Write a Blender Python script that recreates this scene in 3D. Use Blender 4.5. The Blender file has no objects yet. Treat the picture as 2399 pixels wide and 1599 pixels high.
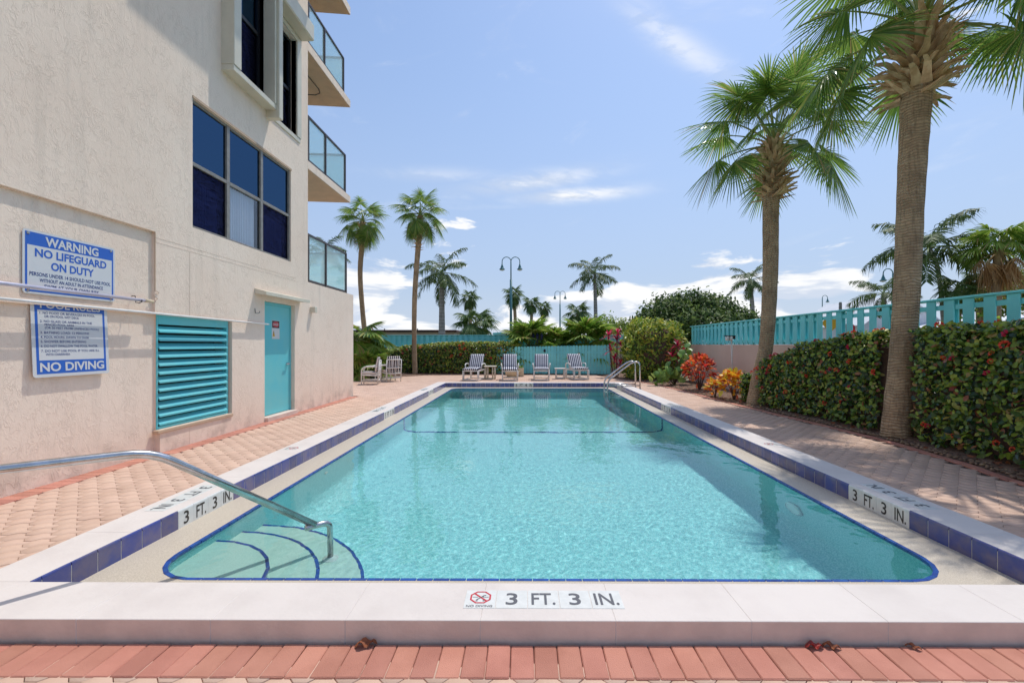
import bpy, bmesh, math, random
import numpy as np
from mathutils import Vector, Matrix, noise
R = math.radians
random.seed(7)
rng = np.random.default_rng(11)
sc = bpy.context.scene
col = sc.collection

# ------------------------------------------------------------------ camera, sky, sun, exposure
CAM_H, FPX, VPX, VPY = 1.345, 1035.0, 1231.0, 807.0      # eye height (m) and the lens, measured on a 2399 px wide frame
cam = bpy.data.cameras.new('camera')
cam.sensor_width = 36
cam.lens = FPX / 2399 * 36
cam.shift_x = -.01088
cam.shift_y = .0031
cam.clip_end = 3000
cam.clip_start = .05
cam_o = bpy.data.objects.new('camera', cam)
col.objects.link(cam_o)
cam_o.location = (0, 0, CAM_H)
cam_o.rotation_euler = (R(90), 0, R(.3))
sc.camera = cam_o

SUN = Vector((.27, .36, 1)).normalized()
SUN_EL = math.asin(SUN.z)
SUN_AZ = math.atan2(SUN.x, SUN.y)
SKY_STRENGTH = .142
CLX, CLZ = 41., 3.7
sun = bpy.data.lights.new('sun', 'SUN')
sun.energy = 2.25
sun.angle = R(.5)
sun.color = (1, .96, .89)
sun_o = bpy.data.objects.new('sun', sun)
col.objects.link(sun_o)
sun_o.location = (20, 30, 60)
sun_o.rotation_euler = SUN.to_track_quat('Z', 'Y').to_euler()
sun.cycles.is_caustics_light = True          # sunlight refracted by the water reaches the pool floor
sc.view_settings.view_transform = 'Standard'
sc.view_settings.look = 'None'
sc.view_settings.exposure = .42
sc.view_settings.gamma = 1
sc.render.engine = 'CYCLES'
sc.cycles.use_denoising = True
sc.cycles.max_bounces = 10
sc.cycles.transparent_max_bounces = 16
sc.cycles.sample_clamp_indirect = 4


class NT:
    """small helper to write node trees"""
    def __init__(s, tree):
        s.t = tree

    def n(s, kind, op=None, **kw):
        nd = s.t.nodes.new('ShaderNode' + kind)
        if op:
            nd.operation = op
        for k, v in kw.items():
            setattr(nd, k, v)
        return nd

    def set(s, sock, v):
        if hasattr(v, 'is_linked'):
            s.t.links.new(v, sock)
        elif v is not None:
            if isinstance(v, (tuple, list)) and len(v) == 3 and sock.type == 'RGBA':
                v = (*v, 1)
            sock.default_value = v

    def math(s, op, a, b=None, c=None, clamp=False):
        nd = s.n('Math', op)
        nd.use_clamp = clamp
        for i, v in enumerate((a, b, c)):
            if v is not None:
                s.set(nd.inputs[i], v)
        return nd.outputs[0]

    def ramp(s, x, lo, hi, a=0., b=1., smooth=True):
        nd = s.n('MapRange')
        nd.interpolation_type = 'SMOOTHSTEP' if smooth else 'LINEAR'
        for i, v in enumerate((x, lo, hi, a, b)):
            s.set(nd.inputs[i], v)
        return nd.outputs[0]

    def noise(s, vec, scale, detail=4, rough=.55, dist=0.):
        nd = s.n('TexNoise')
        if vec is not None:
            s.set(nd.inputs['Vector'], vec)
        nd.inputs['Scale'].default_value = scale
        nd.inputs['Detail'].default_value = detail
        nd.inputs['Roughness'].default_value = rough
        nd.inputs['Distortion'].default_value = dist
        return nd.outputs['Fac']

    def mix(s, f, a, b, blend='MIX'):
        nd = s.n('Mix')
        nd.data_type = 'RGBA'
        nd.blend_type = blend
        s.set(nd.inputs[0], f)
        s.set(nd.inputs[6], a)
        s.set(nd.inputs[7], b)
        return nd.outputs[2]

    def xyz(s, x, y, z):
        nd = s.n('CombineXYZ')
        for i, v in enumerate((x, y, z)):
            s.set(nd.inputs[i], v)
        return nd.outputs[0]


world = bpy.data.worlds.new('World')
sc.world = world
world.use_nodes = True
w = NT(world.node_tree)
world.node_tree.nodes.clear()
wout = w.n('OutputWorld')
sky = w.n('TexSky', sky_type='NISHITA', sun_disc=False)
sky.sun_elevation = SUN_EL
sky.sun_rotation = SUN_AZ
sky.altitude = 0
sky.air_density = 1.0
sky.dust_density = .6
sky.ozone_density = 1.6
tc = w.n('TexCoord')
sep = w.n('SeparateXYZ')
w.set(sep.inputs[0], tc.outputs['Generated'])
dx, dy, dz = sep.outputs
th = w.math('ARCTAN2', dx, dy)
up = w.math('MAXIMUM', dz, 0.)
# pale moist air low in the sky, the same all round
low = w.ramp(dz, -.05, .75, 1., 0.)
skyc = w.mix(w.math('MULTIPLY', low, .88), sky.outputs[0], (2.2, 2.68, 3.7))
skyc = w.mix(w.ramp(dz, -.02, .16, .5, 0.), skyc, (3.6, 4.1, 4.8))
bg1 = w.n('Background')
w.set(bg1.inputs[0], skyc)
bg1.inputs[1].default_value = SKY_STRENGTH
# cumulus banks low over the horizon
cv = w.xyz(w.math('MULTIPLY_ADD', th, 5.2, CLX), w.math('MULTIPLY', dz, 17.), CLZ)
n1 = w.noise(cv, 1., 10, .55, .35)
n2 = w.noise(w.xyz(w.math('MULTIPLY_ADD', th, 2.4, CLX * .46), w.math('MULTIPLY', up, 3.), CLZ), 1., 2, .5)
thr = w.ramp(up, .0, .24, .285, .70)
thr = w.math('ADD', thr, w.math('MULTIPLY', w.math('SUBTRACT', .53, n2), .9))
cum = w.ramp(w.math('SUBTRACT', n1, thr), .0, .075)
n1b = w.noise(w.xyz(w.math('MULTIPLY_ADD', th, 5.2, CLX + .16), w.math('MULTIPLY_ADD', dz, 17., .34), CLZ), 1., 10, .55, .35)
shade = w.ramp(w.math('SUBTRACT', n1, n1b), -.07, .07, 1., 0.)
ccol = w.mix(w.math('MULTIPLY', shade, .72), (1., 1., 1.), (.50, .60, .78))
# thin high wisps
wv = w.xyz(w.math('MULTIPLY_ADD', th, 2.6, w.math('MULTIPLY', up, 3.0)), w.math('MULTIPLY_ADD', up, 11., w.math('MULTIPLY', th, -2.2)), 2.2)
n3 = w.noise(wv, 1.15, 8, .62, .9)
wm_ = w.math('MULTIPLY', w.ramp(n3, .56, .86), w.ramp(up, .12, .3, 0., 1.))
n4 = w.noise(w.xyz(w.math('MULTIPLY', th, 9.), w.math('MULTIPLY_ADD', up, 40., w.math('MULTIPLY', th, 8.)), 0.), 1., 6, .6, .5)


def wisp(t0, z0, st, sz, slope, amt):
    """one of the wisps the photograph shows"""
    dt = w.math('SUBTRACT', th, t0)
    dzz = w.math('SUBTRACT', w.math('SUBTRACT', dz, z0), w.math('MULTIPLY', dt, slope))
    a = w.math('POWER', w.math('DIVIDE', dt, st), 2.)
    b = w.math('POWER', w.math('DIVIDE', dzz, sz), 2.)
    g = w.math('EXPONENT', w.math('MULTIPLY', w.math('ADD', a, b), -1.))
    return w.math('MULTIPLY', w.math('MULTIPLY', g, w.ramp(n4, .2, .56)), amt)


mk = w.math('MAXIMUM', w.math('MULTIPLY', cum, .92), w.math('MULTIPLY', wm_, .30))
for a in ((.115, .318, .11, .012, .02, 1.), (.02, .345, .14, .016, .10, .7), (.34, .535, .11, .022, -.55, .55), (-.20, .352, .11, .012, .05, .28)):
    mk = w.math('MAXIMUM', mk, wisp(*a))
bg2 = w.n('Background')
w.set(bg2.inputs[0], ccol)
bg2.inputs[1].default_value = .78
mx = w.n('MixShader')
w.set(mx.inputs[0], mk)
w.t.links.new(bg1.outputs[0], mx.inputs[1])
w.t.links.new(bg2.outputs[0], mx.inputs[2])
w.t.links.new(mx.outputs[0], wout.inputs[0])

# ------------------------------------------------------------------ helpers


def A(px, py, Z):
    """the point at distance Z down the pool seen at (px, py) of the 2399 px frame"""
    return Vector(((px - VPX) * Z / FPX, Z, CAM_H - (py - VPY) * Z / FPX))


def mat(name, c1, c2=None, rough=.6, scale=6., amt=1., rnd=0., bump=0., bscale=60., metal=0., spec=.5, coords='pos', detail=5, lo=.35, hi=.65, trans=0., bdetail=4, coat=0.):
    m = bpy.data.materials.new(name)
    m.use_nodes = True
    t = NT(m.node_tree)
    b = m.node_tree.nodes['Principled BSDF']
    out = m.node_tree.nodes['Material Output']
    pos = t.n('NewGeometry').outputs['Position'] if coords == 'pos' else t.n('TexCoord').outputs['Object']
    c = c1
    if c2 is not None:
        f = t.ramp(t.noise(pos, scale, detail), lo, hi)
        if amt != 1.:
            f = t.math('MULTIPLY', f, amt)
        c = t.mix(f, c1, c2)
    if rnd:
        r = t.math('FRACT', t.math('ADD', t.n('ObjectInfo').outputs['Random'], t.n('NewGeometry').outputs['Random Per Island']))
        v = t.math('MULTIPLY_ADD', r, 2 * rnd, 1 - rnd)
        hs = t.n('HueSaturation')
        t.set(hs.inputs['Value'], v)
        t.set(hs.inputs['Hue'], t.math('MULTIPLY_ADD', t.math('FRACT', t.math('MULTIPLY', r, 7.31)), rnd * .06, .5 - rnd * .03))
        t.set(hs.inputs['Color'], c)
        c = hs.outputs[0]
    t.set(b.inputs['Base Color'], c)
    b.inputs['Roughness'].default_value = rough
    b.inputs['Metallic'].default_value = metal
    b.inputs['Specular IOR Level'].default_value = spec
    if coat:
        b.inputs['Coat Weight'].default_value = coat
        b.inputs['Coat Roughness'].default_value = .05
    if bump:
        bn = t.n('Bump')
        bn.inputs['Strength'].default_value = bump
        bn.inputs['Distance'].default_value = .01
        t.set(bn.inputs['Height'], t.noise(pos, bscale, bdetail, .6))
        t.t.links.new(bn.outputs[0], b.inputs['Normal'])
    if trans:
        tr = t.n('BsdfTranslucent')
        t.set(tr.inputs[0], c)
        ms = t.n('MixShader')
        ms.inputs[0].default_value = trans
        t.t.links.new(b.outputs[0], ms.inputs[1])
        t.t.links.new(tr.outputs[0], ms.inputs[2])
        t.t.links.new(ms.outputs[0], out.inputs[0])
    return m


def leafmat(name, stops, rough=.38, trans=.22, spec=.5):
    """foliage whose leaves differ one by one"""
    m = bpy.data.materials.new(name)
    m.use_nodes = True
    t = NT(m.node_tree)
    b = m.node_tree.nodes['Principled BSDF']
    out = m.node_tree.nodes['Material Output']
    r = t.math('FRACT', t.math('ADD', t.n('ObjectInfo').outputs['Random'], t.n('NewGeometry').outputs['Random Per Island']))
    cr = t.n('ValToRGB')
    el = cr.color_ramp.elements
    while len(el) < len(stops):
        el.new(.5)
    for e, (p, c) in zip(el, stops):
        e.position = p
        e.color = (*c, 1)
    t.set(cr.inputs[0], r)
    c = t.mix(t.ramp(t.noise(t.n('NewGeometry').outputs['Position'], 14., 3), .3, .7, 0., .35), cr.outputs[0], (.03, .06, .012), 'MULTIPLY') if False else cr.outputs[0]
    t.set(b.inputs['Base Color'], c)
    b.inputs['Roughness'].default_value = rough
    b.inputs['Specular IOR Level'].default_value = spec
    tr = t.n('BsdfTranslucent')
    t.set(tr.inputs[0], c)
    ms = t.n('MixShader')
    ms.inputs[0].default_value = trans
    t.t.links.new(b.outputs[0], ms.inputs[1])
    t.t.links.new(tr.outputs[0], ms.inputs[2])
    t.t.links.new(ms.outputs[0], out.inputs[0])
    return m


def wpos(o):
    v = Vector((0, 0, 0))
    while o:
        v += o.location
        o = o.parent
    return v


class MB:
    """collects faces; build() links them as ONE mesh object"""
    def __init__(s):
        s.v, s.f, s.m = [], [], []
        s.mi = 0

    def face(s, *pts):
        i = len(s.v)
        s.v.extend([tuple(p) for p in pts])
        s.f.append(tuple(range(i, i + len(pts))))
        s.m.append(s.mi)
        return s

    def add(s, v, f):
        i = len(s.v)
        s.v.extend([tuple(p) for p in v])
        for q in f:
            s.f.append(tuple(i + k for k in q))
            s.m.append(s.mi)
        return s

    def box(s, x0, x1, y0, y1, z0, z1):
        v = [(x, y, z) for z in (z0, z1) for y in (y0, y1) for x in (x0, x1)]
        return s.add(v, [(0, 2, 3, 1), (4, 5, 7, 6), (0, 1, 5, 4), (2, 6, 7, 3), (0, 4, 6, 2), (1, 3, 7, 5)])

    def bbox(s, x0, x1, y0, y1, z0, z1, b):
        """box with chamfered edges"""
        v, idx = [], {}
        for sx in (0, 1):
            for sy in (0, 1):
                for sz in (0, 1):
                    for ax in range(3):
                        p = [(x0, x1)[sx], (y0, y1)[sy], (z0, z1)[sz]]
                        for k, sg in enumerate((sx, sy, sz)):
                            if k != ax:
                                p[k] += b if sg == 0 else -b
                        idx[(sx, sy, sz, ax)] = len(v)
                        v.append(p)
        f = []
        S = [(0, 0), (1, 0), (1, 1), (0, 1)]

        def key(ax, s0, a, b_):
            k = [0, 0, 0]
            k[ax] = s0
            k[(ax + 1) % 3] = a
            k[(ax + 2) % 3] = b_
            return tuple(k)
        for ax in range(3):
            for s0 in (0, 1):
                q = [idx[key(ax, s0, a, b_) + (ax,)] for a, b_ in S]
                f.append(tuple(q if s0 else q[::-1]))
            a1, a2 = (ax + 1) % 3, (ax + 2) % 3
            for p_, q_ in S:
                lo_, hi_ = key(ax, 0, p_, q_), key(ax, 1, p_, q_)
                q = [idx[lo_ + (a1,)], idx[hi_ + (a1,)], idx[hi_ + (a2,)], idx[lo_ + (a2,)]]
                f.append(tuple(q if p_ == q_ else q[::-1]))
        for sx in (0, 1):
            for sy in (0, 1):
                for sz in (0, 1):
                    q = [idx[(sx, sy, sz, a)] for a in range(3)]
                    f.append(tuple(q if (sx + sy + sz) % 2 else q[::-1]))
        return s.add(v, f)

    def tube(s, pts, r, n=8, cap=True, closed=False):
        pts = [Vector(p) for p in pts]
        k = len(pts)
        rs = list(r) if isinstance(r, (list, tuple)) else [r] * k
        tang = []
        for i in range(k):
            a = pts[max(i - 1, 0)] if not closed else pts[(i - 1) % k]
            b = pts[min(i + 1, k - 1)] if not closed else pts[(i + 1) % k]
            tang.append((b - a).normalized())
        ref = Vector((0, 0, 1)) if abs(tang[0].z) < .9 else Vector((1, 0, 0))
        u = tang[0].cross(ref).normalized()
        v, f = [], []
        for i in range(k):
            u = (u - tang[i] * u.dot(tang[i])).normalized()
            w_ = tang[i].cross(u)
            for j in range(n):
                a = 2 * math.pi * j / n
                v.append(pts[i] + (u * math.cos(a) + w_ * math.sin(a)) * rs[i])
        for i in range(k if closed else k - 1):
            for j in range(n):
                a, b = i * n + j, i * n + (j + 1) % n
                c, d = ((i + 1) % k) * n + (j + 1) % n, ((i + 1) % k) * n + j
                f.append((a, b, c, d))
        if cap and not closed:
            f.append(tuple(range(n))[::-1])
            f.append(tuple((k - 1) * n + j for j in range(n)))
        return s.add(v, f)

    def bar(s, a, b, wx, wz, up=(0, 0, 1)):
        """straight bar of rectangular section"""
        a, b = Vector(a), Vector(b)
        t = (b - a).normalized()
        u = t.cross(Vector(up))
        u = u.normalized() if u.length > 1e-4 else Vector((1, 0, 0))
        q = u.cross(t)
        v = [p + u * (i * wx / 2) + q * (j * wz / 2) for p in (a, b) for i, j in ((-1, -1), (1, -1), (1, 1), (-1, 1))]
        return s.add(v, [(0, 3, 2, 1), (4, 5, 6, 7), (0, 1, 5, 4), (1, 2, 6, 5), (2, 3, 7, 6), (3, 0, 4, 7)])

    def lathe(s, prof, cx, cy, n=16):
        v, f = [], []
        for r_, z in prof:
            for j in range(n):
                a = 2 * math.pi * j / n
                v.append((cx + r_ * math.cos(a), cy + r_ * math.sin(a), z))
        for i in range(len(prof) - 1):
            for j in range(n):
                f.append((i * n + j, i * n + (j + 1) % n, (i + 1) * n + (j + 1) % n, (i + 1) * n + j))
        f.append(tuple(range(n))[::-1])
        f.append(tuple((len(prof) - 1) * n + j for j in range(n)))
        return s.add(v, f)

    def prism(s, poly, z0, z1):
        n = len(poly)
        v = [(x, y, z0) for x, y in poly] + [(x, y, z1) for x, y in poly]
        f = [tuple(range(n))[::-1], tuple(range(n, 2 * n))]
        f += [(i, (i + 1) % n, n + (i + 1) % n, n + i) for i in range(n)]
        return s.add(v, f)

    def xf(s, M):
        s.v = [tuple(M @ Vector(p)) for p in s.v]
        return s

    def mesh(s, name, mats, smooth=False, off=None):
        me = bpy.data.meshes.new(name)
        v = s.v if off is None else [(p[0] - off[0], p[1] - off[1], p[2] - off[2]) for p in s.v]
        me.from_pydata(v, [], s.f)
        for m in (mats if isinstance(mats, (list, tuple)) else [mats]):
            me.materials.append(m)
        if any(s.m):
            me.polygons.foreach_set('material_index', s.m)
        if smooth:
            me.shade_smooth()
        me.update()
        return me

    def build(s, name, mats, parent=None, smooth=False, local=False, at=None):
        """vertices are in world metres unless local; at = origin for a top-level thing"""
        off = Vector(at) if at is not None else (None if (local or parent is None) else wpos(parent))
        me = s.mesh(name, mats, smooth, off)
        o = bpy.data.objects.new(name, me)
        col.objects.link(o)
        o.parent = parent
        if at is not None:
            o.location = at if parent is None else Vector(at) - wpos(parent)
        return o


def tag(o, label=None, cat=None, group=None, kind=None):
    if label:
        o['label'] = label
    if cat:
        o['category'] = cat
    if group:
        o['group'] = group
    if kind:
        o['kind'] = kind
    return o


def thing(name, loc=(0, 0, 0), label=None, cat=None, group=None, rz=0., kind=None):
    o = bpy.data.objects.new(name, None)
    o.empty_display_size = .1
    col.objects.link(o)
    o.location = loc
    o.rotation_euler = (0, 0, rz)
    return tag(o, label, cat, group, kind)


def inst(name, me, parent, loc=(0, 0, 0), rot=None, scale=None, M=None):
    o = bpy.data.objects.new(name, me)
    col.objects.link(o)
    o.parent = parent
    if M is not None:
        o.matrix_local = M
    else:
        o.location = loc
        if rot is not None:
            o.rotation_euler = rot
        if scale is not None:
            o.scale = scale if isinstance(scale, (tuple, list)) else (scale,) * 3
    return o


def copy_tree(o, parent=None):
    c = o.copy()
    col.objects.link(c)
    c.parent = parent
    for ch in list(o.children):
        copy_tree(ch, c)
    return c


def frame(X, Y, origin=(0, 0, 0)):
    X, Y = Vector(X).normalized(), Vector(Y).normalized()
    Zv = X.cross(Y)
    M = Matrix((X, Y, Zv)).transposed().to_4x4()
    M.translation = Vector(origin)
    return M


_txt = {}


def text_mesh(body, width, height, m, bold=.012, extrude=.0008, align='CENTER', spacing=1.0):
    """flat lettering centred on the origin in the XY plane, fitted to width x height"""
    key = (body, round(width, 4), round(height, 4), m.name, align)
    if key in _txt:
        return _txt[key]
    cu = bpy.data.curves.new('txt', 'FONT')
    cu.body = body
    cu.size = 1
    cu.offset = bold
    cu.resolution_u = 3
    cu.space_character = spacing
    cu.space_line = .95
    cu.align_x = align
    ob = bpy.data.objects.new('txt', cu)
    col.objects.link(ob)
    bpy.context.view_layer.update()
    dg = bpy.context.evaluated_depsgraph_get()
    me = bpy.data.meshes.new_from_object(ob.evaluated_get(dg))
    bpy.data.objects.remove(ob)
    n = len(me.vertices)
    co = np.zeros(n * 3, dtype=np.float32)
    me.vertices.foreach_get('co', co)
    co = co.reshape(-1, 3)
    lo_, hi_ = co.min(0), co.max(0)
    sx = width / (hi_[0] - lo_[0])
    sy = height / (hi_[1] - lo_[1])
    co[:, 0] = (co[:, 0] - (lo_[0] + hi_[0]) / 2) * sx
    co[:, 1] = (co[:, 1] - (lo_[1] + hi_[1]) / 2) * sy
    co[:, 2] = extrude
    me.vertices.foreach_set('co', co.ravel())
    me.materials.clear()
    me.materials.append(m)
    me.name = 'lettering'
    me.update()
    _txt[key] = me
    return me


def np_tris(name, V, F, mats, mi=None, smooth=False):
    """mesh from numpy: V (n,3), F (m,3)"""
    me = bpy.data.meshes.new(name)
    V = np.ascontiguousarray(V, dtype=np.float32)
    F = np.ascontiguousarray(F, dtype=np.int32)
    me.vertices.add(len(V))
    me.vertices.foreach_set('co', V.ravel())
    me.loops.add(F.size)
    me.loops.foreach_set('vertex_index', F.ravel())
    me.polygons.add(len(F))
    me.polygons.foreach_set('loop_start', np.arange(0, F.size, 3, dtype=np.int32))
    for m in (mats if isinstance(mats, (list, tuple)) else [mats]):
        me.materials.append(m)
    if mi is not None:
        me.polygons.foreach_set('material_index', np.ascontiguousarray(mi, dtype=np.int32))
    me.update(calc_edges=True)
    if smooth:
        me.shade_smooth()
    return me


def leaf_tpl(L, W, fold=.18, curl=-.12, kind='oval'):
    """leaf along +X, face up"""
    if kind == 'oval':
        xs, ws = (0, .3, .7, 1.), (.10, .5, .42, 0.)
    elif kind == 'lance':
        xs, ws = (0, .25, .6, 1.), (.15, .42, .46, 0.)
    else:
        xs, ws = (0, .22, .72, 1.), (.25, .52, .5, .12)
    v, f = [], []
    for x, w_ in zip(xs, ws):
        z = curl * L * x * x
        v += [(x * L, -w_ * W, z + fold * w_ * W), (x * L, 0, z), (x * L, w_ * W, z + fold * w_ * W)]
    for i in range(3):
        a = i * 3
        f += [(a, a + 3, a + 4), (a, a + 4, a + 1), (a + 1, a + 4, a + 5), (a + 1, a + 5, a + 2)]
    return np.array(v, dtype=np.float64), np.array(f, dtype=np.int64)


def cloud(tpl, P, Fd, Nn, S):
    """instances of a template: positions P, forward Fd, normal hint Nn, scale S -> V, F"""
    tv, tf = tpl
    Fd = Fd / np.linalg.norm(Fd, axis=1, keepdims=True)
    Sd = np.cross(Nn, Fd)
    Sd /= np.maximum(np.linalg.norm(Sd, axis=1, keepdims=True), 1e-6)
    Up = np.cross(Fd, Sd)
    V = P[:, None, :] + (tv[None, :, 0:1] * Fd[:, None, :] + tv[None, :, 1:2] * Sd[:, None, :] + tv[None, :, 2:3] * Up[:, None, :]) * S[:, None, None]
    n, k = len(P), len(tv)
    F = tf[None, :, :] + (np.arange(n) * k)[:, None, None]
    return V.reshape(-1, 3), F.reshape(-1, 3)


def link(name, me, parent=None, kind=None, loc=None):
    o = bpy.data.objects.new(name, me)
    col.objects.link(o)
    o.parent = parent
    if loc is not None:
        o.location = loc
    if kind:
        o['kind'] = kind
    return o


def in_view(p, margin=0):
    if p[1] < .3:
        return False
    px = VPX + p[0] / p[1] * FPX
    py = VPY - (p[2] - CAM_H) / p[1] * FPX
    return -margin < px < 2399 + margin and -margin < py < 1599 + margin

# ------------------------------------------------------------------ materials
M = {}
M['coping'] = mat('coping_paint', (.69, .625, .575), (.62, .555, .51), .65, 3., rnd=.012, bump=.25, bscale=30, lo=.4, hi=.8)
M['curb_face'] = mat('curb_face_paint', (.74, .585, .49), (.65, .51, .43), .7, 5., bump=.25, bscale=40)
M['paver'] = mat('clay_paver', (.65, .45, .34), (.58, .39, .29), .85, 2.2, rnd=.045, bump=.35, bscale=220)
M['brick'] = mat('red_brick', (.56, .245, .175), (.48, .20, .14), .85, 4., rnd=.12, bump=.5, bscale=260)
M['sand'] = mat('joint_sand', (.09, .06, .045), (.06, .04, .03), .95, 30., bump=.4, bscale=150)
M['ground'] = mat('sandy_grass', (.10, .13, .05), (.22, .19, .12), .95, .6, bump=.4, bscale=20)
M['mulch'] = mat('mulch', (.10, .05, .03), (.24, .15, .10), .95, 22., bump=1., bscale=60)
M['tile'] = mat('cobalt_tile', (.055, .075, .26), (.13, .12, .22), .16, 7., rnd=.2, spec=.6, bump=.06, bscale=40, coords='pos')
M['trimtile'] = mat('blue_trim_tile', (.01, .075, .33), (.012, .05, .24), .25, 20., rnd=.15)
M['labeltile'] = mat('white_label_tile', (.72, .72, .68), (.66, .66, .62), .3, 20.)
M['label_grey'] = mat('grey_lettering', (.10, .10, .11), rough=.5)
M['label_dark'] = mat('dark_lettering', (.035, .028, .022), rough=.5)
M['label_red'] = mat('red_print', (.55, .03, .04), rough=.4)
M['grout'] = mat('pale_grout', (.62, .60, .55), (.5, .48, .44), .8, 30.)
M['ledge'] = mat('exposed_aggregate', (.63, .55, .44), (.43, .36, .27), .5, 160., amt=.8, bump=.25, bscale=300)
M['plaster'] = mat('plaster_with_water_tint', (.22, .55, .565), (.46, .76, .77), .6, 70., amt=.75, lo=.4, hi=.6)  # deep-water tint and floor glitter put into the colour of the speckled plaster
M['plaster_step'] = mat('plaster_with_shallow_tint', (.50, .63, .55), (.40, .55, .48), .6, 110., amt=.8, lo=.4, hi=.6)  # steps paler than the floor: weaker tint of shallow water put into the colour
M['steel'] = mat('stainless_steel', (.62, .62, .62), (.50, .49, .47), .22, 14., metal=1.)
M['teal'] = mat('teal_paint', (.21, .73, .75), (.17, .66, .70), .5, 1.6, rnd=.05, bump=.08, bscale=90)
M['teal_gate'] = mat('faded_teal_paint', (.21, .68, .69), (.17, .60, .63), .6, 2.2, rnd=.06, bump=.12, bscale=70)
M['teal_metal'] = mat('teal_enamel', (.115, .55, .61), (.15, .56, .59), .42, 3., rnd=.02, bump=.05, bscale=8)
M['wall_pink'] = mat('pink_stucco', (.68, .50, .40), (.62, .45, .35), .85, 1.2, bump=.25, bscale=30)
M['trim_cream'] = mat('cream_aluminium', (.68, .63, .50), (.62, .57, .45), .4, 3.)
M['trim_tan'] = mat('tan_stucco_trim', (.56, .40, .27), (.50, .36, .25), .8, 4.)
M['black_metal'] = mat('black_metal', (.012, .012, .014), rough=.35)
M['bronze'] = mat('bronze_aluminium', (.045, .03, .025), rough=.4)
M['grey_frame'] = mat('grey_aluminium', (.27, .25, .22), (.21, .2, .18), .45, 12.)
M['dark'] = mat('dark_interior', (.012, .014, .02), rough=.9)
M['white'] = mat('white_enamel', (.76, .75, .72), (.70, .69, .65), .4, 8.)
M['pvc'] = mat('white_pvc', (.74, .72, .68), (.68, .65, .60), .4, 6.)
M['pvc_cream'] = mat('cream_pvc', (.66, .60, .47), (.6, .54, .42), .45, 6.)
M['sign_blue'] = mat('sign_blue', (.03, .13, .52), rough=.35, spec=.4)
M['sign_white'] = mat('sign_white', (.66, .67, .67), rough=.35, spec=.4)
M['sign_navy'] = mat('sign_navy', (.02, .05, .22), rough=.4)
M['sign_yellow'] = mat('sign_yellow', (.72, .42, .02), rough=.4)
M['terracotta'] = mat('cream_planter', (.66, .56, .38), (.58, .48, .33), .8, 9.)
M['lamp_glass'] = mat('lamp_glass', (.72, .74, .72), rough=.3)
M['far_wall'] = mat('far_wall', (.42, .36, .28), (.36, .31, .25), .85, .8)
M['far_roof'] = mat('dark_fascia', (.03, .018, .016), (.08, .025, .018), .7, .5)
M['white_wall'] = mat('white_siding', (.70, .71, .72), (.62, .63, .65), .7, 1.)
M['curtain'] = mat('white_curtain', (.78, .78, .78), rough=.9)
M['stone'] = mat('river_stone', (.32, .21, .13), (.20, .12, .075), .75, 30., rnd=.35)
M['trunk'] = None
M['dry_leaf'] = mat('dry_leaf', (.30, .09, .03), (.16, .05, .02), .7, 30.)
M['red_leaf'] = mat('red_fallen_leaf', (.35, .03, .02), (.2, .02, .015), .6, 30.)


def stucco(name, c1, c2):
    m = bpy.data.materials.new(name)
    m.use_nodes = True
    t = NT(m.node_tree)
    b = m.node_tree.nodes['Principled BSDF']
    pos = t.n('NewGeometry').outputs['Position']
    mp = t.n('Mapping')
    mp.inputs['Rotation'].default_value = (R(32), 0, 0)
    mp.inputs['Scale'].default_value = (1, 1., .55)
    t.set(mp.inputs[0], pos)
    a = t.noise(mp.outputs[0], 13., 7, .64, .6)
    r1 = t.math('ABSOLUTE', t.math('SUBTRACT', a, .5))
    knife = t.ramp(r1, 0., .05, 1., 0.)
    patch = t.ramp(t.noise(pos, 4.5, 3), .42, .62)
    fine = t.noise(pos, 70., 4, .6)
    h = t.math('ADD', t.math('MULTIPLY', knife, t.math('MULTIPLY_ADD', patch, .8, .25)), t.math('MULTIPLY', a, 1.6))
    h = t.math('ADD', h, t.math('MULTIPLY', fine, .35))
    bn = t.n('Bump')
    bn.inputs['Strength'].default_value = .42
    bn.inputs['Distance'].default_value = .0075
    t.set(bn.inputs['Height'], h)
    t.t.links.new(bn.outputs[0], b.inputs['Normal'])
    c = t.mix(t.ramp(t.noise(pos, .7, 5), .35, .7), c1, c2)
    # rain streaks and grime near the ground, with a shape of their own
    spz = t.n('SeparateXYZ')
    t.set(spz.inputs[0], pos)
    st = t.noise(t.xyz(t.math('MULTIPLY', spz.outputs[0], 5.), t.math('MULTIPLY', spz.outputs[1], 5.), t.math('MULTIPLY', spz.outputs[2], .35)), 1., 4)
    c = t.mix(t.ramp(st, .52, .80, 0., .30), c, (.50, .42, .34))
    gr = t.math('MULTIPLY', t.ramp(spz.outputs[2], 0., .5, 1., 0.), t.ramp(t.noise(pos, 3.5, 6, .65), .42, .7, 0., .5))
    c = t.mix(gr, c, (.40, .31, .24))
    t.set(b.inputs['Base Color'], c)
    b.inputs['Roughness'].default_value = .9
    return m


M['stucco'] = stucco('stucco', (.90, .745, .605), (.86, .69, .55))
M['stucco_low'] = stucco('stucco_peach', (.76, .62, .49), (.71, .56, .44))


def stripes(name, period, light, dark):
    m = bpy.data.materials.new(name)
    m.use_nodes = True
    t = NT(m.node_tree)
    b = m.node_tree.nodes['Principled BSDF']
    s = t.n('SeparateXYZ')
    t.set(s.inputs[0], t.n('TexCoord').outputs['Object'])
    f = t.math('FRACT', t.math('DIVIDE', s.outputs[0], period))
    k = t.math('GREATER_THAN', f, .48)
    t.set(b.inputs['Base Color'], t.mix(k, light, dark))
    b.inputs['Roughness'].default_value = .85
    return m


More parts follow.
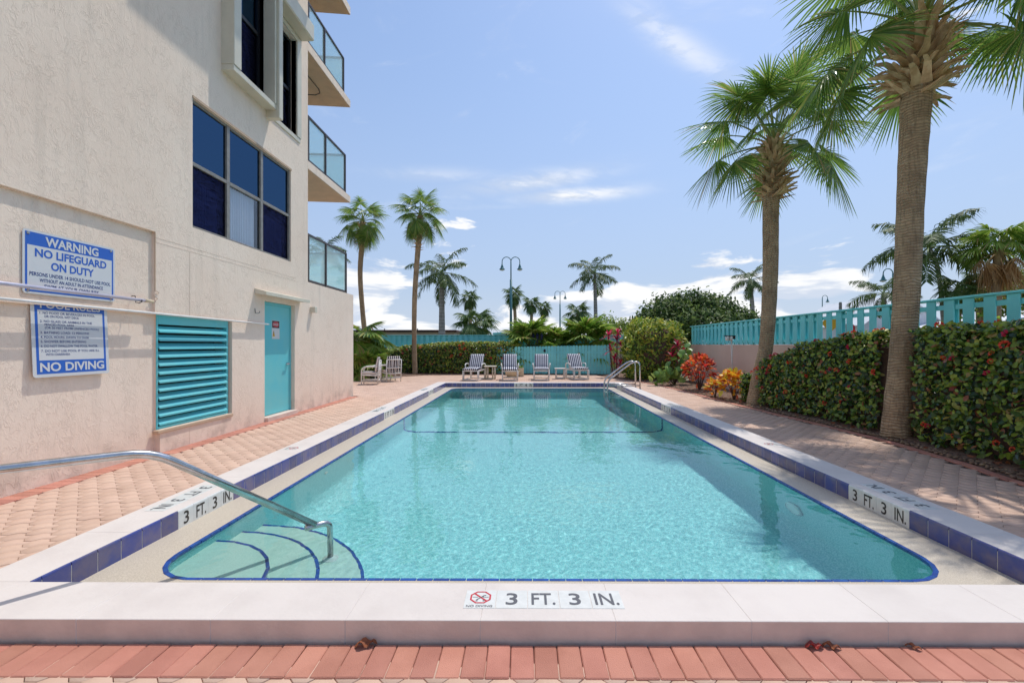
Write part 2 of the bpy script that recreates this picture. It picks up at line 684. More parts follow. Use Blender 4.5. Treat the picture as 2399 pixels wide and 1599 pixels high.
M['stripe'] = stripes('navy_striped_cushion', .0745, (.70, .70, .72), (.012, .014, .06))
M['stripe_brown'] = stripes('dark_striped_cushion', .075, (.68, .62, .58), (.03, .018, .03))


def glassy(name, tint, refl_rough=.02, keep=.85, ior=1.45, base=0., refl=(1., 1., 1.), wavy=0., haze=0., hazecol=(.8, .9, .9)):
    """thin pane: lets light straight through, mirrors at grazing angles"""
    m = bpy.data.materials.new(name)
    m.use_nodes = True
    t = NT(m.node_tree)
    t.t.nodes.clear()
    out = t.n('OutputMaterial')
    tr = t.n('BsdfTransparent')
    t.set(tr.inputs[0], tint)
    gl = t.n('BsdfGlossy')
    gl.inputs['Roughness'].default_value = refl_rough
    t.set(gl.inputs[0], refl)
    if wavy:
        bn = t.n('Bump')
        bn.inputs['Strength'].default_value = wavy
        bn.inputs['Distance'].default_value = .03
        sp_ = t.n('SeparateXYZ')
        t.set(sp_.inputs[0], t.n('NewGeometry').outputs['Position'])
        t.set(bn.inputs['Height'], t.noise(t.xyz(0., t.math('MULTIPLY', sp_.outputs[1], 3.), t.math('MULTIPLY', sp_.outputs[2], 16.)), 1., 3, .5, 1.5))
        t.t.links.new(bn.outputs[0], gl.inputs['Normal'])
    ge = t.n('NewGeometry')
    dt = t.n('VectorMath', 'DOT_PRODUCT')
    t.set(dt.inputs[0], ge.outputs['Incoming'])
    t.set(dt.inputs[1], ge.outputs['Normal'])
    f0 = ((ior - 1) / (ior + 1)) ** 2
    c5 = t.math('POWER', t.math('SUBTRACT', 1., t.math('ABSOLUTE', dt.outputs['Value'])), 5.)
    fr = t.math('MULTIPLY_ADD', c5, 1 - f0, f0)
    ms = t.n('MixShader')
    t.set(ms.inputs[0], t.math('MULTIPLY_ADD', fr, keep, base, clamp=True))
    src = tr
    if haze:
        df = t.n('BsdfTranslucent')
        t.set(df.inputs[0], hazecol)
        d2 = t.n('BsdfDiffuse')
        t.set(d2.inputs[0], hazecol)
        a = t.n('AddShader')
        mm = t.n('MixShader')
        mm.inputs[0].default_value = .5
        t.t.links.new(df.outputs[0], mm.inputs[1])
        t.t.links.new(d2.outputs[0], mm.inputs[2])
        m2 = t.n('MixShader')
        m2.inputs[0].default_value = haze
        t.t.links.new(tr.outputs[0], m2.inputs[1])
        t.t.links.new(mm.outputs[0], m2.inputs[2])
        src = m2
    t.t.links.new(src.outputs[0], ms.inputs[1])
    t.t.links.new(gl.outputs[0], ms.inputs[2])
    t.t.links.new(ms.outputs[0], out.inputs[0])
    return m


M['rail_glass'] = glassy('balcony_glass', (.80, .94, .96), keep=.7, haze=.30, hazecol=(.80, .95, .96))
M['pane'] = glassy('blue_window_pane', (.10, .16, .30), keep=0., base=.34, refl=(.12, .25, .43))
M['pane_dark'] = glassy('dark_window_pane', (.30, .34, .5), keep=1., base=.14, refl=(.09, .10, .22), wavy=.9)
M['pane_clear'] = glassy('clear_window_pane', (.85, .88, .92), keep=1., base=.03)


def water_mat():
    m = bpy.data.materials.new('pool_water')
    m.use_nodes = True
    t = NT(m.node_tree)
    t.t.nodes.clear()
    out = t.n('OutputMaterial')
    rf = t.n('BsdfRefraction')
    rf.inputs['IOR'].default_value = 1.333
    rf.inputs['Roughness'].default_value = 0
    t.set(rf.inputs[0], (.86, .98, .982))
    gl = t.n('BsdfGlossy')
    gl.inputs['Roughness'].default_value = 0
    fr = t.n('Fresnel')
    fr.inputs[0].default_value = 1.333
    ms = t.n('MixShader')
    t.set(ms.inputs[0], fr.outputs[0])
    t.t.links.new(rf.outputs[0], ms.inputs[1])
    t.t.links.new(gl.outputs[0], ms.inputs[2])
    t.t.links.new(ms.outputs[0], out.inputs[0])
    return m


M['water'] = water_mat()


def trunk_mat(name, c1, c2, ring=38., ringamt=.5):
    m = bpy.data.materials.new(name)
    m.use_nodes = True
    t = NT(m.node_tree)
    b = m.node_tree.nodes['Principled BSDF']
    pos = t.n('NewGeometry').outputs['Position']
    s = t.n('SeparateXYZ')
    t.set(s.inputs[0], pos)
    wob = t.noise(pos, 5., 4)
    ph = t.math('MULTIPLY', t.math('MULTIPLY_ADD', wob, .12, s.outputs[2]), ring)
    rings = t.math('SINE', t.math('MULTIPLY', ph, 6.283))
    fiss = t.noise(t.xyz(t.math('MULTIPLY', s.outputs[0], 34.), t.math('MULTIPLY', s.outputs[1], 34.), t.math('MULTIPLY', s.outputs[2], 4.)), 1., 5, .6)
    c = t.mix(t.ramp(t.noise(pos, 3.2, 6, .65), .32, .68), c1, c2)
    c = t.mix(t.ramp(fiss, .36, .52, .42, 0.), c, tuple(x * .38 for x in c2))
    c = t.mix(t.ramp(rings, -1., -.2, .5, 0.), c, tuple(x * .45 for x in c2))
    c = t.mix(t.ramp(t.noise(pos, 17., 4), .6, .74, 0., .5), c, (.42, .40, .33))
    t.set(b.inputs['Base Color'], c)
    b.inputs['Roughness'].default_value = .95
    b.inputs['Specular IOR Level'].default_value = .2
    bn = t.n('Bump')
    bn.inputs['Strength'].default_value = .9
    bn.inputs['Distance'].default_value = .012
    t.set(bn.inputs['Height'], t.math('ADD', t.math('MULTIPLY', rings, .22 * ringamt), t.math('MULTIPLY', fiss, .8)))
    t.t.links.new(bn.outputs[0], b.inputs['Normal'])
    return m


M['trunk'] = trunk_mat('palm_trunk', (.54, .39, .24), (.36, .25, .155), 24., 2.6)
M['trunk_grey'] = trunk_mat('royal_palm_trunk', (.40, .38, .35), (.30, .28, .26), 4., .6)
M['boot'] = mat('palm_boot', (.72, .52, .31), (.50, .32, .17), .8, 9., rnd=.3, bump=.3, bscale=60)
M['stem'] = mat('woody_stem', (.12, .07, .045), (.07, .04, .03), .9, 20.)
M['petiole'] = mat('green_petiole', (.17, .24, .05), (.25, .27, .08), .5, 6.)
M['crownshaft'] = mat('green_crownshaft', (.16, .27, .06), (.24, .30, .12), .5, 3.)
M['sabal'] = leafmat('sabal_leaf', [(0, (.08, .16, .03)), (.45, (.16, .28, .05)), (.84, (.27, .40, .065)), (.95, (.40, .42, .12)), (1, (.52, .38, .18))], .28, .48)
M['sabal_far'] = leafmat('far_sabal_leaf', [(0, (.05, .11, .025)), (.5, (.10, .18, .045)), (1, (.20, .26, .08))], .45, .32)
M['royal'] = leafmat('royal_leaf', [(0, (.045, .085, .025)), (.5, (.085, .135, .04)), (1, (.17, .22, .07))], .55, .28, .25)
M['palmetto'] = leafmat('palmetto_leaf', [(0, (.10, .21, .025)), (.5, (.22, .36, .045)), (.9, (.42, .50, .10)), (1, (.46, .33, .14))], .45, .45)
M['skirt'] = leafmat('dead_frond', [(0, (.30, .16, .07)), (.5, (.56, .32, .14)), (1, (.66, .46, .26))], .8, .35, .2)
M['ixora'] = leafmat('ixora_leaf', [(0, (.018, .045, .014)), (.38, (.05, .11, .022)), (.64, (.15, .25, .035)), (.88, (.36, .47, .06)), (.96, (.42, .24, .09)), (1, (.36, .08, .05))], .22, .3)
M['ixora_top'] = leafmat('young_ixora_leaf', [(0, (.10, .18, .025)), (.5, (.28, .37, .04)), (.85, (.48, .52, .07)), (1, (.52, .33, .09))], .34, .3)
M['allamanda'] = leafmat('allamanda_leaf', [(0, (.045, .10, .016)), (.5, (.18, .29, .035)), (.85, (.42, .52, .065)), (1, (.60, .54, .09))], .45, .45)
M['seagrape'] = leafmat('seagrape_leaf', [(0, (.10, .22, .04)), (.5, (.22, .36, .07)), (1, (.36, .48, .11))], .35, .3)
M['seagrape_tree'] = leafmat('seagrape_tree_leaf', [(0, (.03, .065, .015)), (.5, (.08, .14, .03)), (.9, (.22, .31, .07)), (1, (.30, .36, .11))], .55, .38, .3)
M['croton_red'] = leafmat('red_croton_leaf', [(0, (.14, .01, .015)), (.3, (.66, .05, .04)), (.65, (.86, .15, .05)), (.85, (.88, .36, .06)), (.95, (.82, .09, .09)), (1, (.16, .20, .05))], .38, .42)
M['croton_yellow'] = leafmat('yellow_croton_leaf', [(0, (.55, .07, .015)), (.4, (.82, .26, .02)), (.7, (.88, .56, .04)), (1, (.62, .62, .06))], .38, .32)
M['ti'] = leafmat('red_cordyline_leaf', [(0, (.14, .006, .025)), (.5, (.50, .016, .075)), (.85, (.78, .05, .15)), (1, (.62, .08, .07))], .35, .35)
M['flower_red'] = leafmat('red_flower', [(0, (.62, .015, .015)), (.6, (.82, .08, .04)), (1, (.88, .24, .05))], .5, .3)
M['flower_pink'] = leafmat('pink_flower', [(0, (.62, .015, .06)), (1, (.72, .04, .12))], .5, .25)
M['flower_yellow'] = leafmat('yellow_flower', [(0, (.72, .50, .03)), (1, (.72, .38, .03))], .5, .25)

# ------------------------------------------------------------------ ground and deck
PX0, PX1, PY0, PY1 = -2.611, 2.897, 2.31, 14.40       # inner coping edges
CW, CT = .315, .10                                    # coping width and height above the deck
HX0, HX1, HY0, HY1 = PX0 - .2, PX1 + .2, PY0 - .2, PY1 + .2
WX = -4.53                                            # plane of the building's wall
FX = 6.2                                              # plane of the right boundary wall


def holed(z, x0, x1, y0, y1):
    b = MB()
    b.face((x0, y0, z), (HX0, y0, z), (HX0, y1, z), (x0, y1, z))
    b.face((HX1, y0, z), (x1, y0, z), (x1, y1, z), (HX1, y1, z))
    b.face((HX0, y0, z), (HX1, y0, z), (HX1, HY0, z), (HX0, HY0, z))
    b.face((HX0, HY1, z), (HX1, HY1, z), (HX1, y1, z), (HX0, y1, z))
    return b


tag(holed(-.06, -900, 900, -200, 1800).build('ground', M['ground']), 'sandy grass ground reaching the horizon', kind='structure')
deck = holed(-.016, -11, 5.0, -1.5, 19.95).build('deck', M['sand'])
tag(deck, 'pool deck of interlocking clay pavers with red brick borders', kind='structure')
EDGE = [(-2, 4.75), (3.2, 4.80), (4.3, 4.88), (5.2, 5.02), (6.2, 5.10), (7.5, 5.02), (8.8, 4.90), (10., 4.80), (12.2, 4.70), (14., 4.56), (16., 4.22), (17.2, 3.80), (18.4, 3.45), (19.2, 3.3), (21, 3.3)]


def edge_x(y):
    for (a, xa), (b, xb) in zip(EDGE, EDGE[1:]):
        if a <= y <= b:
            t = (y - a) / (b - a)
            t = t * t * (3 - 2 * t)
            return xa + (xb - xa) * t
    return EDGE[-1][1]


def back_y(x):
    """where the deck ends in front of the back hedge and gate"""
    if x < -6.2:
        return 17.2
    if x < -4.4:
        return 17.2 + (x + 6.2) / 1.8 * 2.2
    return 19.4 + min(max((x + 4.4) / 3, 0), 1) * .35


# paver: an octagon with a square key on its right side
e_ = .0526
h_ = .0635
oct_ = [(h_ + e_, -e_ / 2), (h_ + e_, e_ / 2), (h_, e_ / 2), (e_ / 2, h_), (-e_ / 2, h_), (-h_, e_ / 2), (-h_, -e_ / 2), (-e_ / 2, -h_), (e_ / 2, -h_), (h_, -e_ / 2)]


def ring_off(poly, d):
    n, out_ = len(poly), []
    for i in range(n):
        p, a, b = Vector(poly[i]), Vector(poly[i - 1]), Vector(poly[(i + 1) % n])
        e1, e2 = (p - a).normalized(), (b - p).normalized()
        n1, n2 = Vector((-e1.y, e1.x)), Vector((-e2.y, e2.x))
        k = (n1 + n2)
        k = k / max(k.dot(n1), .3)
        out_.append(p + k * d)
    return out_


def paver_tpl():
    o1, o2 = ring_off(oct_, .0014), ring_off(oct_, .0026)
    n = len(o1)
    v = [(p.x, p.y, 0.) for p in o2] + [(p.x, p.y, -.0014) for p in o1] + [(p.x, p.y, -.02) for p in o1]
    f = [(3, 4, 5), (3, 5, 6), (3, 6, 7), (3, 7, 8), (3, 8, 9), (3, 9, 2), (2, 9, 0), (2, 0, 1)]
    for i in range(n):
        j = (i + 1) % n
        f += [(n + i, n + j, j), (n + i, j, i), (2 * n + i, 2 * n + j, n + j), (2 * n + i, n + j, n + i)]
    return np.array(v), np.array(f)


cells = []
ny_ = int(22 / .09)
for r_ in range(ny_):
    y = .56 + r_ * .09
    for c_ in range(-64, 32):
        x = c_ * .18 + (.09 if r_ % 2 else 0)
        if y > back_y(x) - .02 or x > edge_x(y) - .16:
            continue
        if y < 11.6 and x < WX - .12:
            continue
        if HX0 + .02 < x < HX1 - .02 and HY0 + .02 < y < HY1 - .02:
            continue
        if x < -9.6 or 1.85 < y < 1.93 and -3.85 < x < 4.15 or 1.85 < y < 2.12 and PX0 - CW - .02 < x < PX1 + CW - .1:
            continue
        if x < PX0 and y < 11.6 and (x > PX0 - CW - .09 or x < (WX if y > 5.38 else WX - .07) + .13):
            continue
        cells.append((x, y))
cells = np.array(cells)
cells = np.c_[cells, rng.normal(-.0022, .0009, len(cells))]
vis = [i for i, c in enumerate(cells) if in_view((c[0], c[1], 0)) and not (PX0 - CW - .05 < c[0] < PX1 + CW + .05 and PY0 - CW - .02 < c[1] < PY1 + CW) and not (c[1] > 1.79 and c[1] < 2.0)
       and not (c[0] < PX0 and (c[0] > PX0 - CW - .13 or c[0] < WX + .13))]
vis.sort(key=lambda i: cells[i][1] + abs(cells[i][0]) * .05)
near = set(vis[:300])
ptv, ptf = paver_tpl()
pme = np_tris('paver', ptv, ptf, M['paver'])
for i in sorted(near):
    inst('paver', pme, deck, cells[i], (0, 0, rng.normal(0, .006)))
rest = cells[[i for i in range(len(cells)) if i not in near]]
n_ = len(rest)
V, F = cloud((ptv, ptf), rest, np.tile([[1., 0, 0]], (n_, 1)), np.tile([[0, 0, 1.]], (n_, 1)), np.ones(n_))
link('paving', np_tris('paving', V, F, M['paver']), deck, 'stuff')


def brick_mesh(lx, ly):
    b = MB()
    b.bbox(-lx / 2, lx / 2, -ly / 2, ly / 2, -.03, .0035, .0045)
    return b.mesh('brick', M['brick'])


bs, bt = brick_mesh(.0985, .197), brick_mesh(.097, .1975)
for i in range(-38, 42):
    inst('brick', bs, deck, (i * .1015 - .014, 1.8775, rng.normal(0, .0012)), (0, 0, rng.normal(0, .006)))
for i in range(78):
    y = 3.55 + i * .1015
    inst('brick', bs, deck, ((WX if y > 5.38 else WX - .07) + .1, y, rng.normal(0, .001)), (0, 0, R(90) + rng.normal(0, .006)))
for i in range(63):
    inst('brick', bt, deck, (PX0 - CW - .052, 2.05 + i * .2015, rng.normal(0, .001)), (0, 0, rng.normal(0, .005)))
for i in range(72):
    y = 3.3 + i * .2
    inst('brick', bt, deck, (edge_x(y) - .05, y, rng.normal(0, .001)), (0, 0, math.atan((edge_x(y - .1) - edge_x(y + .1)) / .2)))

# planting beds, slightly mounded
def bed(name, f0, f1, u0, u1, nu, along, label):
    b = MB()
    nv = 10
    vs = []
    for i in range(nu + 1):
        u = u0 + (u1 - u0) * i / nu
        a, c = f0(u), f1(u)
        for j in range(nv + 1):
            k = j / nv
            q = a + (c - a) * k
            x, y = (q, u) if along == 'y' else (u, q)
            z = -.012 + .05 * math.sin(math.pi * min(k * 1.2, 1)) + .025 * noise.noise((x * 5, y * 5, 0))
            vs.append((x, y, z))
    fs = [(i * (nv + 1) + j, i * (nv + 1) + j + 1, (i + 1) * (nv + 1) + j + 1, (i + 1) * (nv + 1) + j) for i in range(nu) for j in range(nv)]
    if along == 'y':
        fs = [q for q in fs]
    else:
        fs = [q[::-1] for q in fs]
    b.add(vs, fs)
    return tag(b.build(name, M['mulch'], smooth=True), label, kind='structure')


bed('planting_bed', lambda y: edge_x(y), lambda y: FX + .02, .5, 20.4, 120, 'y', 'mulched planting bed along the right boundary wall')
bed('planting_bed', back_y, lambda x: 22.75, -11., 3.95, 90, 'x', 'mulched planting bed behind the far end of the deck')
# river stones along the bed's edge
ico = bmesh.new()
bmesh.ops.create_icosphere(ico, subdivisions=1, radius=1.)
iv = np.array([v.co[:] for v in ico.verts])
fi = np.array([[v.index for v in f.verts] for f in ico.faces])
ico.free()
ns = 900
ys = 3.2 + rng.random(ns) ** 1.3 * 10.5
P = np.array([[edge_x(y) + .03 + abs(rng.normal(0, .11)), y, .012] for y in ys])
D = rng.normal(0, 1, (ns, 3))
V, F = cloud((iv * np.array([1., .75, .5]), fi), P, D * np.array([1, 1, .15]), np.tile([[0, 0, 1.]], (ns, 1)), rng.uniform(.014, .034, ns))
tag(link('river_stones', np_tris('river_stones', V, F, M['stone'], smooth=True)), 'brown river stones scattered along the edge of the planting bed', kind='stuff')
# dry leaf litter on the mulch
ns = 700
ys = np.r_[3.2 + rng.random(400) * 14, 19.6 + rng.random(300) * .8]
xs = np.r_[[edge_x(y) + .05 + rng.random() * .8 for y in ys[:400]], -9 + rng.random(300) * 12]
P = np.c_[xs, ys, np.full(ns, .035)]
V, F = cloud(leaf_tpl(.07, .035), P, rng.normal(0, 1, (ns, 3)) * np.array([1, 1, .2]), rng.normal(0, .3, (ns, 3)) + np.array([0, 0, 1.]), rng.uniform(.6, 1.4, ns))
tag(link('leaf_litter', np_tris('leaf_litter', V, F, M['dry_leaf'])), 'dry brown leaf litter lying on the planting beds', kind='stuff')

# ------------------------------------------------------------------ swimming pool
pool = thing('swimming_pool', (0, PY0, 0), 'long rectangular swimming pool with white raised coping and blue tiled edge', kind='structure')
WZ = -.052                     # water level
LZ = -.044                     # ledge at the trim
IX0, IX1, IY0, IY1, IR = PX0 + .30, PX1 - .30, PY0 + .30, PY1 - .30, .32


def coping_piece(x0, x1, y0, y1, face):
    b = MB()
    b.bbox(x0 + .0001, x1 - .0001, y0 + .0001, y1 - .0001, -.018, CT, .0022)
    # rough-cast outer face picks up the pink deck paint
    for k, q in enumerate(b.f):
        pts = [b.v[i] for i in q]
        c = [sum(p[a] for p in pts) / len(pts) for a in range(3)]
        big = len(q) == 4
        if big and face == 'f' and abs(c[1] - y0 - .0001) < 1e-4:
            b.m[k] = 1
        if big and face == 'l' and abs(c[0] - x0 - .0001) < 1e-4:
            b.m[k] = 1
        if big and face == 'r' and abs(c[0] - x1 + .0001) < 1e-4:
            b.m[k] = 1
    return b.build('coping_stone', [M['coping'], M['curb_face']], pool)


x = PX0 - CW
xs = [x] + [v for v in np.arange(-2.652, PX1 + .2, .612)] + [PX1 + CW]
for a, b_ in zip(xs, xs[1:]):
    coping_piece(a, b_, PY0 - CW, PY0, 'f')
    coping_piece(a, b_, PY1, PY1 + CW, 'n')
ys = list(np.arange(PY0, PY1 - .3, .612)) + [PY1]
for a, b_ in zip(ys, ys[1:]):
    coping_piece(PX0 - CW, PX0, a, b_, 'l')
    coping_piece(PX1, PX1 + CW, a, b_, 'r')

# upstand that carries the tiles (grout shows between them) and the wet ledge
b = MB()
t_ = .012
for (xa, xb, ya, yb) in ((PX0 - .05, PX0 + .0098, PY0 + t_, PY1 - t_), (PX1 - .0098, PX1 + .05, PY0 + t_, PY1 - t_), (PX0 + t_, PX1 - t_, PY1 - .0098, PY1 + .05), (PX0 + t_, PX1 - t_, PY0 - .05, PY0 + t_ - .006)):
    b.box(xa, xb, ya, yb, -.12, CT - .018)
b.build('grout_bed', M['grout'], pool)


def rrect(inset=0., n=10):
    x0, x1, y0, y1, r = IX0 + inset, IX1 - inset, IY0 + inset, IY1 - inset, IR - inset
    pts = []
    for cx, cy, a0 in ((x1 - r, y0 + r, -90), (x1 - r, y1 - r, 0), (x0 + r, y1 - r, 90), (x0 + r, y0 + r, 180)):
        for i in range(n + 1):
            a = R(a0 + 90 * i / n)
            pts.append((cx + r * math.cos(a), cy + r * math.sin(a)))
    return pts


inner = rrect()
n_c = len(inner) // 4
outer = [(PX1, PY0)] * n_c + [(PX1, PY1)] * n_c + [(PX0, PY1)] * n_c + [(PX0, PY0)] * n_c
b = MB()
N = len(inner)
for i in range(N):
    j = (i + 1) % N
    pts = [(*outer[i], -.036), (*inner[i], LZ), (*inner[j], LZ), (*outer[j], -.036)]
    if outer[i] == outer[j]:
        pts = pts[:3]
    b.face(*pts[::-1])
b.build('ledge', M['ledge'], pool)

# basin: cross-sections lofted along the pool
DEPTH = [(IY0, 1.0), (8.4, 1.30), (12.0, 1.93), (IY1, 1.93)]


def depth(y):
    for (a, da), (c, dc) in zip(DEPTH, DEPTH[1:]):
        if y <= c + 1e-6:
            return da + (dc - da) * (y - a) / (c - a)
    return DEPTH[-1][1]


def xsec(y, off=0.):
    q = 0.
    if y < IY0 + IR:
        q = IR - math.sqrt(max(IR ** 2 - (IY0 + IR - y) ** 2, 0))
    if y > IY1 - IR:
        q = IR - math.sqrt(max(IR ** 2 - (y - IY1 + IR) ** 2, 0))
    xl, xr, d, cr = IX0 + q + off, IX1 - q - off, depth(y) - off, .22
    L = [(xl, y, LZ - .001), (xl, y, -d + cr)]
    for i in range(1, 6):
        a = R(180 + 90 * i / 5)
        L.append((xl + cr + cr * math.cos(a), y, -d + cr + cr * math.sin(a)))
    Rr = [(xl + xr - p[0], p[1], p[2]) for p in L][::-1]
    return L + Rr


st = [IY0 + IR * (1 - math.cos(R(10 * i))) for i in range(1, 10)]
st = [IY0 + .0005] + st + list(np.linspace(3.2, 8.4, 8)) + list(np.linspace(8.9, 12., 6)) + list(np.linspace(12.4, IY1 - IR, 4)) + [IY1 - IR * (1 - math.cos(R(10 * i))) for i in range(8, 0, -1)] + [IY1 - .0005]
b = MB()
secs = [xsec(y) for y in st]
k_ = len(secs[0])
b.add([p for s_ in secs for p in s_], [(i * k_ + j, i * k_ + j + 1, (i + 1) * k_ + j + 1, (i + 1) * k_ + j) for i in range(len(secs) - 1) for j in range(k_ - 1)])
b.face(*secs[0][::-1])
b.face(*secs[-1])
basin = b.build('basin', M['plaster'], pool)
basin.cycles.is_caustics_receiver = True
# blue safety line across the floor
b = MB()
for ya, yb in ((8.36, 8.44),):
    sa, sb = xsec(ya, .005), xsec(yb, .005)
    for j in range(k_ - 1):
        b.face(sa[j], sa[j + 1], sb[j + 1], sb[j])
o = b.build('floor_line', M['trimtile'], pool)
o.cycles.is_caustics_receiver = True

# corner steps
SR = [(.68, -.235), (.98, -.405), (1.27, -.585)]
for r_, z in SR:
    b = MB()
    n = 28
    arc = [(IX0 - .01 + (r_ + .01) * math.cos(R(90 * i / n)), IY0 - .01 + (r_ + .01) * math.sin(R(90 * i / n))) for i in range(n + 1)]
    poly = [(IX0 - .012, IY0 - .012)] + arc
    b.prism(poly, -1.1, z)
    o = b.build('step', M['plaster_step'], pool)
    o.cycles.is_caustics_receiver = True


def trim(p, q, z, w_, inward):
    """one narrow edge tile between two points"""
    b = MB()
    p, q = Vector(p), Vector(q)
    d = (q - p)
    L = d.length
    d.normalize()
    nrm = Vector(inward)
    p2, q2 = p + d * .0025, q - d * .0025
    a, c = p2, q2
    v = [(*a, z), (*c, z), (*(c + nrm * w_), z), (*(a + nrm * w_), z), (*(c + nrm * w_), z - .04), (*(a + nrm * w_), z - .04), (*a, z - .02), (*c, z - .02)]
    b.add(v, [(0, 1, 2, 3), (3, 2, 4, 5), (0, 6, 7, 1), (0, 3, 5, 6), (1, 7, 4, 2)])
    o = b.build('trim_tile', M['trimtile'], pool)
    o.cycles.is_caustics_receiver = True
    return o


def walk(poly, step):
    """resample a polyline"""
    P_ = [Vector(p) for p in poly]
    out_ = [P_[0]]
    acc = 0.
    for a, c in zip(P_, P_[1:]):
        L = (c - a).length
        t = step - acc
        while t <= L:
            out_.append(a + (c - a) * (t / L))
            t += step
        acc = (acc + L) % step
    return out_


ring = rrect(-.012, 16)
ring = ring + [ring[0]]
pts = walk(ring, .098)
for a, c in zip(pts, pts[1:] + [pts[0]]):
    m_ = (a + c) / 2
    d = (c - a).normalized()
    trim(a, c, LZ + .002, .026, (-d.y, d.x))
for r_, z in SR:
    n = max(int(r_ * 1.57 / .15), 4)
    for i in range(n):
        a0, a1 = R(90 * i / n), R(90 * (i + 1) / n)
        c0 = Vector((IX0, IY0))
        a = c0 + Vector((math.cos(a0), math.sin(a0))) * (r_ - .012)
        c = c0 + Vector((math.cos(a1), math.sin(a1))) * (r_ - .012)
        m_ = ((a + c) / 2 - c0).normalized()
        trim(a, c, z + .003, .022, m_)

# wall tiles
TP, TH_ = .1556, .138


def tile_mesh(L, m_):
    """face towards +X, length along Y, base at z 0"""
    b = MB()
    y0, y1 = -L / 2, L / 2
    prof = [(0, 0), (.0095, .0), (.011, .0015), (.011, TH_ - .012), (.0085, TH_ - .004), (.003, TH_), (0, TH_)]
    n = len(prof)
    v = [(p[0], y0, p[1]) for p in prof] + [(p[0], y1, p[1]) for p in prof]
    f = [(i, i + n, i + n + 1, i + 1)[::-1] for i in range(n - 1)] + [tuple(range(n)), tuple(range(n, 2 * n))[::-1]]
    b.add(v, f)
    return b.mesh('tile', m_)


TZ = -.038
full_b, full_w = tile_mesh(.1506, M['tile']), tile_mesh(.1535, M['labeltile'])


def letter_tile(parent, body, width, mtl, X, Y, org, height=.098):
    me = text_mesh(body, width, height, mtl)
    return inst('lettering', me, parent, M=frame(X, Y, org))


MARKS_L = {0: ('3', 'FT.', '3', 'IN.'), 31: ('5', 'FT', '3', 'IN'), 55: ('6', 'FT', '4', 'IN')}
WIDE = {'3': .052, '5': .052, '6': .052, '4': .055, 'FT.': .105, 'IN.': .105, 'FT': .095, 'IN': .085}


def wall_tiles(side):
    y0 = {'l': 3.296, 'r': 3.339}[side]
    marks = {'l': {0: ('3', 'FT.', '3', 'IN.'), 31: ('5', 'FT', '3', 'IN'), 55: ('6', 'FT', '4', 'IN')},
             'r': {0: ('IN.', '3', 'FT.', '3'), 35: ('IN', '3', 'FT', '5'), 64: ('IN', '4', 'FT', '6')}}[side]
    lab = {k + i: s_ for k, v in marks.items() for i, s_ in enumerate(v)}
    i0 = -int((y0 - PY0) / TP) - 1
    rz = 0 if side == 'l' else math.pi
    xx = PX0 if side == 'l' else PX1
    for i in range(i0, 90):
        a, c = max(y0 + i * TP, PY0 + .002), min(y0 + (i + 1) * TP, PY1 - .002)
        if c - a < .02:
            continue
        full = c - a > TP - .004
        me = (full_w if i in lab else full_b) if full else tile_mesh(c - a - .003, M['tile'])
        o = inst('tile', me, pool, Vector((xx, (a + c) / 2, TZ)) - pool.location, (0, 0, rz))
        if i in lab:
            X, Y = ((0, 1, 0), (0, 0, 1))
            letter_tile(o, lab[i], WIDE[lab[i]], M['label_dark'], X, Y, (.0115, 0, .066))


wall_tiles('l')
wall_tiles('r')
x0 = -.37
lab = {0: '6', 1: 'FT', 2: '4', 3: 'IN'}
for i in range(-20, 30):
    a, c = max(x0 + i * TP, PX0 + .012), min(x0 + (i + 1) * TP, PX1 - .012)
    if c - a < .02:
        continue
    full = c - a > TP - .004
    me = (full_w if i in lab else full_b) if full else tile_mesh(c - a - .003, M['tile'])
    o = inst('tile', me, pool, Vector(((a + c) / 2, PY1, TZ)) - pool.location, (0, 0, -math.pi / 2))
    if i in lab:
        letter_tile(o, lab[i], WIDE[lab[i]], M['label_dark'], (0, 1, 0), (0, 0, 1), (.0115, 0, .066))
for i in range(-20, 30):
    a, c = max(x0 + i * TP, PX0 + .012), min(x0 + (i + 1) * TP, PX1 - .012)
    if c - a > TP - .004:
        inst('tile', full_b, pool, Vector(((a + c) / 2, PY0, TZ - .014)) - pool.location, (0, 0, math.pi / 2))

# depth markers set into the coping
flat = MB()
flat.bbox(-.0755, .0755, -.0755, .0755, -.004, .0022, .0012)
flat_me = flat.mesh('marker_tile', M['labeltile'])


def no_diving(parent, M0):
    """octagon, slash, diver and waves"""
    b = MB()
    ro, ri = .055, .046
    for i in range(8):
        a0, a1 = R(22.5 + 45 * i), R(67.5 + 45 * i)
        q = [(r_ * math.cos(a), r_ * math.sin(a) + .013, .0032) for r_, a in ((ri, a0), (ro, a0), (ro, a1), (ri, a1))]
        b.face(*q)
    b.bar((-.036, .049, .0031), (.036, -.023, .0031), .009, .0004)
    inst('prohibition_mark', b.mesh('prohibition_mark', M['label_red']), parent, M=M0)
    d = MB()
    d.bar((-.018, -.008, .0038), (.004, .012, .0038), .004, .0004)
    d.bar((.004, .012, .0038), (.016, .027, .0038), .006, .0004)
    d.bar((.016, .027, .0038), (.026, .030, .0038), .003, .0004)
    for z0 in (.013, -.012, -.02):
        w_ = .04 if z0 > 0 else .022
        for s_ in (-1, 1):
            d.bar((s_ * .012, z0, .0034), (s_ * w_, z0 + .0015, .0034), .0022, .0004)
    inst('diver_mark', d.mesh('diver_mark', M['label_grey']), parent, M=M0)
    me = text_mesh('NO DIVING', .125, .017, M['label_grey'])
    inst('lettering', me, parent, M=M0 @ Matrix.Translation((0, -.06, .0024)))


